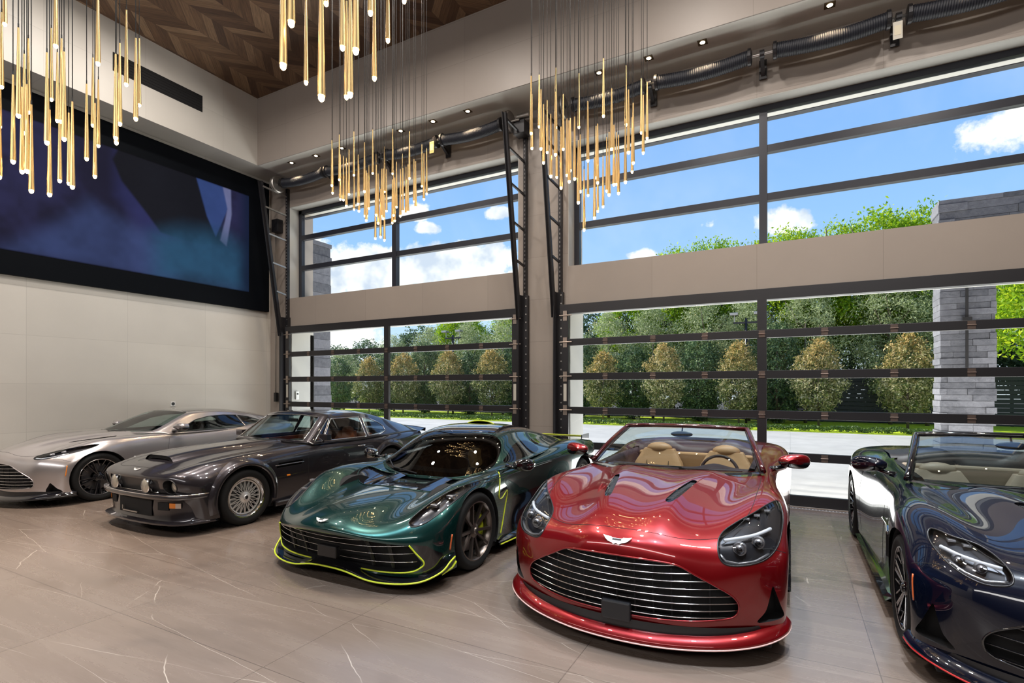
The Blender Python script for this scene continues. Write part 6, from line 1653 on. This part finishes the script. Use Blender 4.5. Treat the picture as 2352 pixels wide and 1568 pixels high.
# ----------------------------------------------------------------- green mid-engined car with lime accents
P_GRN = paint('deep_green_paint', (0.003, 0.036, 0.033), 0.7, 0.27, .12)
car = thing('hypercar', 'dark green low mid-engined sports car with lime yellow outlines and black scoop', 'car', (-3.51, 4.13, 0))
GR = [
 rw((-.80, -.80, -.79, -.76, -.71, -.64, -.56, -.49, -.42, -.34), (0, .25, .48, .66, .80, .88, .93, .95, .955, .955), (.12,) * 10),
 rw((-.84, -.84, -.825, -.79, -.735, -.655, -.565, -.49, -.42, -.34), (0, .25, .48, .66, .80, .885, .935, .955, .962, .965), (.26,) * 10),
 rw((-.92, -.91, -.875, -.82, -.75, -.66, -.565, -.49, -.41, -.34), (0, .25, .47, .65, .79, .885, .94, .96, .968, .97), (.385, .385, .375, .365, .36, .36, .36, .36, .36, .36)),
 rw((-1.0, -.985, -.93, -.85, -.765, -.665, -.56, -.475, -.40, -.33), (0, .24, .45, .63, .775, .88, .94, .965, .972, .975), (.465, .46, .44, .42, .415, .43, .44, .44, .43, .42)),
 rw((-1.01, -.99, -.92, -.835, -.74, -.63, -.52, -.43, -.36, -.30), (0, .23, .43, .61, .76, .87, .94, .968, .975, .978), (.505, .50, .48, .47, .49, .51, .52, .51, .49, .46)),
 rw((-.95, -.93, -.85, -.76, -.655, -.54, -.43, -.35, -.29, -.26), (0, .22, .40, .58, .735, .86, .935, .968, .978, .98), (.552, .545, .522, .53, .575, .605, .60, .57, .53, .47)),
 rw((-.80, -.78, -.70, -.62, -.51, -.40, -.30, -.24, -.2, -.18), (0, .21, .38, .55, .71, .845, .93, .968, .98, .982), (.602, .592, .562, .575, .645, .69, .675, .63, .56, .45)),
 rw((-.58, -.56, -.50, -.43, -.33, -.24, -.16, -.12, -.1, -.1), (0, .21, .37, .53, .69, .83, .925, .968, .982, .984), (.645, .635, .605, .622, .71, .762, .735, .67, .57, .42)),
 rw((-.32, -.31, -.27, -.21, -.14, -.07, -.02, 0, 0, 0), (0, .21, .37, .53, .68, .82, .92, .968, .983, .985), (.675, .667, .645, .662, .752, .808, .772, .69, .57, .38)),
 rw((-.06, -.05, -.03, .02, .08, .13, .17, .18, .18, .18), (0, .22, .38, .54, .68, .81, .915, .965, .98, .98), (.694, .688, .672, .695, .775, .826, .785, .69, .54, .3)),
 rw((.20, .20, .22, .26, .32, .38, .40, .41, .41, .41), (0, .23, .40, .56, .69, .80, .89, .935, .94, .93), (.70, .698, .69, .72, .79, .822, .78, .66, .42, .16)),
 rw((.45, .46, .48, .52, .58, .64, .66, .66, .66, .66), (0, .25, .44, .60, .71, .79, .86, .895, .89, .90), (.71, .712, .72, .755, .80, .815, .77, .62, .38, .13)),
 rw(.95, (0, .27, .46, .62, .72, .79, .85, .87, .85, .90), (.80, .80, .80, .82, .835, .83, .77, .60, .36, .13)),
 rw(1.35, (0, .27, .46, .62, .72, .80, .87, .885, .87, .91), (.85, .85, .85, .86, .865, .855, .80, .62, .36, .13)),
 rw(1.75, (0, .27, .46, .62, .72, .815, .90, .935, .93, .94), (.89, .89, .89, .90, .905, .90, .845, .67, .40, .14)),
 rw(2.15, (0, .27, .46, .62, .73, .835, .93, .975, .98, .97), (.91, .91, .91, .925, .94, .94, .89, .74, .46, .17)),
 rw(2.55, (0, .27, .45, .60, .73, .845, .945, .99, 1.0, .99), (.91, .91, .91, .93, .95, .955, .91, .78, .55, .28)),
 rw(2.90, (0, .27, .44, .58, .71, .835, .94, .985, .995, .985), (.90, .90, .90, .92, .94, .945, .90, .77, .52, .25)),
 rw(3.20, (0, .26, .43, .57, .69, .81, .915, .96, .97, .96), (.88, .88, .88, .895, .91, .915, .87, .74, .48, .24)),
 rw((3.50, 3.5, 3.49, 3.47, 3.45, 3.43, 3.40, 3.36, 3.34, 3.32), (0, .26, .43, .56, .68, .79, .88, .92, .93, .92), (.86, .86, .86, .87, .885, .885, .84, .72, .47, .26)),
 rw((3.62, 3.62, 3.61, 3.59, 3.56, 3.52, 3.46, 3.42, 3.38, 3.36), (0, .26, .43, .56, .67, .78, .87, .91, .92, .91), (.80, .80, .80, .81, .82, .82, .79, .69, .46, .28)),
 rw((3.55, 3.55, 3.54, 3.52, 3.50, 3.46, 3.42, 3.38, 3.35, 3.33), (0, .26, .43, .56, .67, .78, .87, .91, .92, .91), (.36,) * 10)]
sk = Skin(surf(GR, 7, 5, 2))
sk.cut2(circ(0, .352, .395), (1, 2), 4, lambda c: abs(c[0]) > .62); sk.cut2(circ(2.70, .352, .40), (1, 2), 4, lambda c: abs(c[0]) > .62)
gp = [(0, .455), (.25, .45), (.46, .428), (.64, .405), (.765, .395), (.80, .34), (.85, .245), (.83, .20), (.74, .165), (.5, .15), (.25, .145), (0, .145)]
gf = gp + [(-x, z) for x, z in reversed(gp[1:-1])]
sk.cut(gf, (0, 2), 1, lambda c: c[1] < -.45)
co = [(.80, .40), (.88, .38), (.945, .30), (.955, .22), (.955, .14), (.84, .13), (.855, .20), (.87, .25), (.815, .35)]
sk.cut2(co, (0, 2), 3, lambda c: c[1] < -.38)
hl = smoothpoly([(.705, .568), (.722, .622), (.765, .688), (.83, .752), (.905, .792), (.928, .765), (.922, .70), (.89, .62), (.84, .555), (.78, .528), (.735, .535)], 3)
sk.cut2(hl, (0, 2), 2, lambda c: c[1] < .1)
ins = smoothpoly([(0, -.10), (.25, -.08), (.48, -.02), (.63, .10), (.685, .25), (.66, .38), (.40, .44), (0, .46), (-.40, .44), (-.66, .38), (-.685, .25), (-.63, .10), (-.48, -.02), (-.25, -.08)], 3)
sk.cut(ins, (0, 1), 6, lambda c: c[2] > .6)
sk.cut(smoothpoly([(-.5, .50), (0, .47), (.5, .50), (.68, .66), (.72, 1.0), (.70, 1.6), (.5, 2.1), (0, 2.3), (-.5, 2.1), (-.70, 1.6), (-.72, 1.0), (-.68, .66)], 3), (0, 1), 5, lambda c: c[2] > .6)
sk.cut2(smoothpoly([(.595, .02), (.63, -.03), (.665, .08), (.695, .26), (.69, .38), (.65, .36), (.61, .20)], 3), (0, 1), 8, lambda c: c[2] > .6)
sd_ = smoothpoly([(.40, .58), (.62, .66), (.74, .60), (.88, .50), (1.5, .52), (1.95, .62), (1.9, .35), (1.3, .20), (.55, .16), (.52, .30), (.60, .50), (.46, .52)], 2)
sk.cut2(sd_, (1, 2), 7, lambda c: abs(c[0]) > .75)
sk.part(0, 'body_shell', P_GRN, car)
arch_liner(car, 0, .395, .955); arch_liner(car, 2.70, .40, .97)
g = sk.part(1, 'grille', M_VOID, car, offset=(0, .10, 0)); 
for sd in (-1, 1):
    sk.part(7, 'side_pod', M_GLOSSBLK, car, side=sd)['label'] = 'gloss black lower side panel'
    sk.part(3, 'front_corner', M_GLOSSBLK, car, side=sd)['label'] = 'gloss black corner panel beside the grille'
for i, z in enumerate((.425, .37, .305, .235)):
    w = (.60, .765, .80, .82)[i]
    pts = sk.drape([(w * t, z - .035 * (1 - t * t) + .02) for t in np.linspace(-1, 1, 41)], (0, 2), (0, 1, 0), lift=-.008, seg=1)
    MB().tube(pts, .0055, 8, flat=.6, flat_dir=(0, 0, 1)).build('grille_bar', M_CHROME, g, smooth=True)
for x in (-.6, -.4, .4, .6): MB().tube(sk.drape([(x, z) for z in np.linspace(.17, .40, 8)], (0, 2), (0, 1, 0), lift=-.05, seg=1), .018, 6).build('grille_vane', M_BLACK, g)
MB().box(-.11, .11, -.915, -.86, .225, .325).build('plate_carrier', M_BLACK, car, bevel=.01)
for sd in (-1, 1):
    o = sk.part(2, 'headlight', M_HOUSING, car, side=sd, offset=(-sd * .02, .06, -.01)); sk.part(2, 'lens', M_LENS, o, side=sd)
    for x, z in ((.80, .655), (.86, .712)):
        h = sk.hit((sd * x, -5, z), (0, 1, 0))[0]
        if h is None: continue
        m = MB(); m.box(sd * x - .035, sd * x + .035, h.y + .02, h.y + .07, z - .012, z + .016); o2 = m.build('lamp_module', M_SILVERT, o, bevel=.005)
    tube_on(sk, o, 'lamp_gasket', M_BLACK, [(sd * p[0], p[1]) for p in hl], (0, 2), (0, 1, 0), .0045)
    # lime outline of the side blade
    tube_on(sk, car, 'lime_outline', M_LIME, smoothpoly([(.60, .80), (.50, .70), (.44, .58), (.54, .555), (.70, .60), (.64, .45), (.56, .30), (.50, .20)], 5, False), (1, 2), (-sd, 0, 0), .0065, closed=False)
    p = sk.drape([(-.455, .30), (-.45, .36), (-.435, .43)], (1, 2), (-sd, 0, 0), lift=.001, seg=.02)
    if len(p) > 1: MB().tube(p, .009, 6, flat=.5).build('side_marker', M_REDLENS, car, smooth=True)
    mirror(car, (sd * .84, .78, .845), (sd * 1.045, .76, .875), M_GLOSSBLK, .10)
    m = MB(); m.grid([[(sd * .86, b_, .15), (sd * (.93 + .05 * math.sin(PI * (b_ - .45) / 1.9)), b_, .12), (sd * (.935 + .05 * math.sin(PI * (b_ - .45) / 1.9)), b_, .095), (sd * .86, b_, .09)] for b_ in np.linspace(.45, 2.28, 20)]); o = m.build('side_skirt', M_GLOSSBLK, car)
    MB().tube([(sd * (.937 + .05 * math.sin(PI * (b_ - .45) / 1.9)), b_, .10) for b_ in np.linspace(.47, 2.28, 16)], .007, 6).build('skirt_edge', M_LIME, o)
    sk.part(8, 'fender_slot', M_VOID, car, side=sd, offset=(0, .03, -.03))
    s_ = Gaps(); pts = sk.drape(smoothpoly([(-.36, .60), (-.44, .56), (-.50, .48), (-.50, .42)], 4, False), (1, 2), (-sd, 0, 0), lift=-.001, seg=.04)
    s_.tube(sk.drape(smoothpoly([(.40, .84), (.44, .70), (.40, .60)], 4, False), (1, 2), (-sd, 0, 0), lift=-.001, seg=.05), .003, 5)
    s_.build(car)
# black louvred panel ahead of the screen
o = sk.part(6, 'hood_scoop', M_GLOSSBLK, car, offset=(0, .01, -.018)); o['label'] = 'gloss black scoop panel ahead of the windscreen'
tube_on(sk, o, 'scoop_rim', P_GRN, ins, (0, 1), (0, 0, -1), .007)
for x in (-.3, .3):
    m = MB(); m.grid([[(x - .10, .0 + .05 * abs(x), .665), (x - .09, .42, .72)], [(x, -.02, .675), (x, .42, .735)], [(x + .10, .0 + .05 * abs(x), .665), (x + .09, .42, .72)]]); m.build('scoop_vane', M_GLOSSBLK, o)
# splitter with lime edge
sp = [(-1.0, -.43, .245), (-1.01, -.52, .225), (-.985, -.60, .165), (-.90, -.72, .115), (-.78, -.80, .095), (-.60, -.86, .088), (-.42, -.885, .095), (-.2, -.90, .135), (0, -.905, .145)]
sp = sp + [(-x, y, z) for x, y, z in reversed(sp[:-1])]
sp = smoothpoly(sp, 4, False)
m = MB(); m.grid([[(x * .90, y + .14, z - .005), (x, y + .006, z - .008), (x, y, z), (x * .99, y + .02, z + .012), (x * .92, y + .12, z + .03)] for x, y, z in sp]); o = m.build('front_splitter', M_GLOSSBLK, car)
MB().tube([(x, y - .004, z) for x, y, z in sp], .0075, 8).build('splitter_edge', M_LIME, o, smooth=True)['label'] = 'lime yellow splitter edge'
for sd in (-1, 1):
    m = MB(); m.tube(sk.drape([(sd * x, z) for x, z in smoothpoly([(.775, .395), (.81, .335), (.86, .25), (.84, .205), (.76, .168), (.55, .150), (.30, .147)], 5, False)], (0, 2), (0, 1, 0), lift=.004, seg=.05), .007, 8); m.build('grille_outline', M_LIME, car, smooth=True)
    m = MB(); m.tube([(sd * .985, -.40, .19), (sd * 1.0, -.48, .165), (sd * .97, -.58, .13)], [.011, .009, .005], 8); m.build('corner_fin', M_LIME, car, smooth=True)
h, n = sk.hit((0, -.955, 5), (0, 0, -1)); emblem(car, Vector((0, h.y - .012, h.z + .006)), .14, (0, -.62, .78))
MB().box(-.88, .88, -.70, 3.4, .09, .14).build('underbody', M_VOID, car)
# canopy
rows = [
 rw((.40, .42, .47, .54, .58, .62, .66), (0, .30, .56, .725, .78, .83, .87), (.70, .705, .735, .785, .805, .82, .83)),
 rw((.62, .64, .68, .74, .79, .84, .88), (0, .30, .53, .69, .75, .82, .87), (.90, .895, .88, .865, .855, .85, .845)),
 rw((.86, .88, .91, .96, 1.0, 1.04, 1.06), (0, .29, .50, .64, .70, .80, .87), (1.07, 1.065, 1.04, 1.0, .965, .90, .855)),
 rw((1.14, 1.15, 1.17, 1.20, 1.23, 1.26, 1.28), (0, .27, .465, .60, .66, .785, .87), (1.18, 1.175, 1.15, 1.10, 1.05, .94, .87)),
 rw(1.48, (0, .26, .445, .575, .64, .77, .865), (1.222, 1.217, 1.19, 1.135, 1.075, .96, .885)),
 rw(1.85, (0, .25, .425, .55, .61, .73, .85), (1.205, 1.20, 1.17, 1.115, 1.055, .965, .905)),
 rw(2.25, (0, .24, .40, .51, .57, .68, .80), (1.145, 1.14, 1.11, 1.06, 1.01, .955, .925)),
 rw(2.65, (0, .22, .37, .47, .53, .62, .72), (1.06, 1.055, 1.03, .995, .965, .94, .925)),
 rw(3.05, (0, .20, .34, .43, .49, .56, .64), (.97, .965, .95, .935, .925, .915, .91))]
ws = smoothpoly([(0, .725), (.35, .73), (.58, .775), (.715, .825), (.70, .90), (.665, .985), (.60, 1.065), (.49, 1.125), (.27, 1.152), (0, 1.158)], 3, False); ws = ws + [(-x, z) for x, z in reversed(ws[1:-1])]
dw = smoothpoly([(.84, .868), (1.0, .94), (1.18, 1.01), (1.38, 1.045), (1.55, 1.03), (1.68, .975), (1.62, .925), (1.3, .895), (1.0, .872)], 3)
qw = smoothpoly([(1.74, .98), (1.72, 1.03), (1.95, 1.02), (2.1, .985), (1.95, .965)], 3)
hs = house(car, rows, P_GRN, [('windscreen', ws, (0, 2), lambda c: c[1] < 1.15, M_TINT, False), ('side_window', dw, (1, 2), AW, M_TINT, True), ('quarter_window', qw, (1, 2), AW, M_TINT, True)],
   M_GLOSSBLK, smoothpoly([(0, 1.06), (.33, 1.10), (.50, 1.22), (.52, 1.6), (.42, 2.1), (0, 2.2), (-.42, 2.1), (-.52, 1.6), (-.50, 1.22), (-.33, 1.10)], 3))
interior(car, M_BLKLEATHER, M_BLKLEATHER, w=.64, z0=.22, dash_b=(.62, 1.0), dash_z=.74, seat_b=1.40, seat_z=.28, sh=.60, belt=.80)
# roof scoop with lime rim
rows = []
for t in np.linspace(0, 1, 10):
    y = 1.62 + .75 * t; w = .22 - .08 * t; zc = 1.185 - .09 * t; hh = .055 * (1 - t) ** .7 + .01
    rows.append([(w * math.cos(q), y, zc + hh * math.sin(q)) for q in np.linspace(0, PI, 17)])
m = MB(); m.grid(rows); o = m.build('roof_scoop', M_GLOSSBLK, car, smooth=True)
MB().tube(rows[0], .008, 6).build('scoop_edge', M_LIME, o, smooth=True)
m = MB(); m.add([tuple(p) for p in rows[1]], [tuple(range(17))]); m.build('scoop_mouth', M_VOID, o)
# rear wing
m = MB(); m.grid([[(x, 3.18, .945), (x, 3.25, .96), (x, 3.42, .955), (x, 3.25, .945), (x, 3.18, .945)] for x in np.linspace(-.80, .80, 20)]); o = m.build('rear_wing', M_GLOSSBLK, car, smooth=True)
MB().tube([(x, 3.24, .962) for x in np.linspace(-.80, .80, 10)], .008, 6).build('wing_edge', M_LIME, o)
for sd in (-1, 1): MB().box(sd * .80 - .008, sd * .80 + .008, 3.15, 3.45, .88, .98).build('wing_endplate', M_GLOSSBLK, o)
w = MB(); w.tube([(-.10, .44, .74), (-.45, .47, .78), (-.60, .58, .84)], .008, 6); w.build('wiper', M_BLACK, car)
wheels4(car, .965, 0, 2.70, 'ten', Rt=.352, Rr=.272, rear_w=.985)
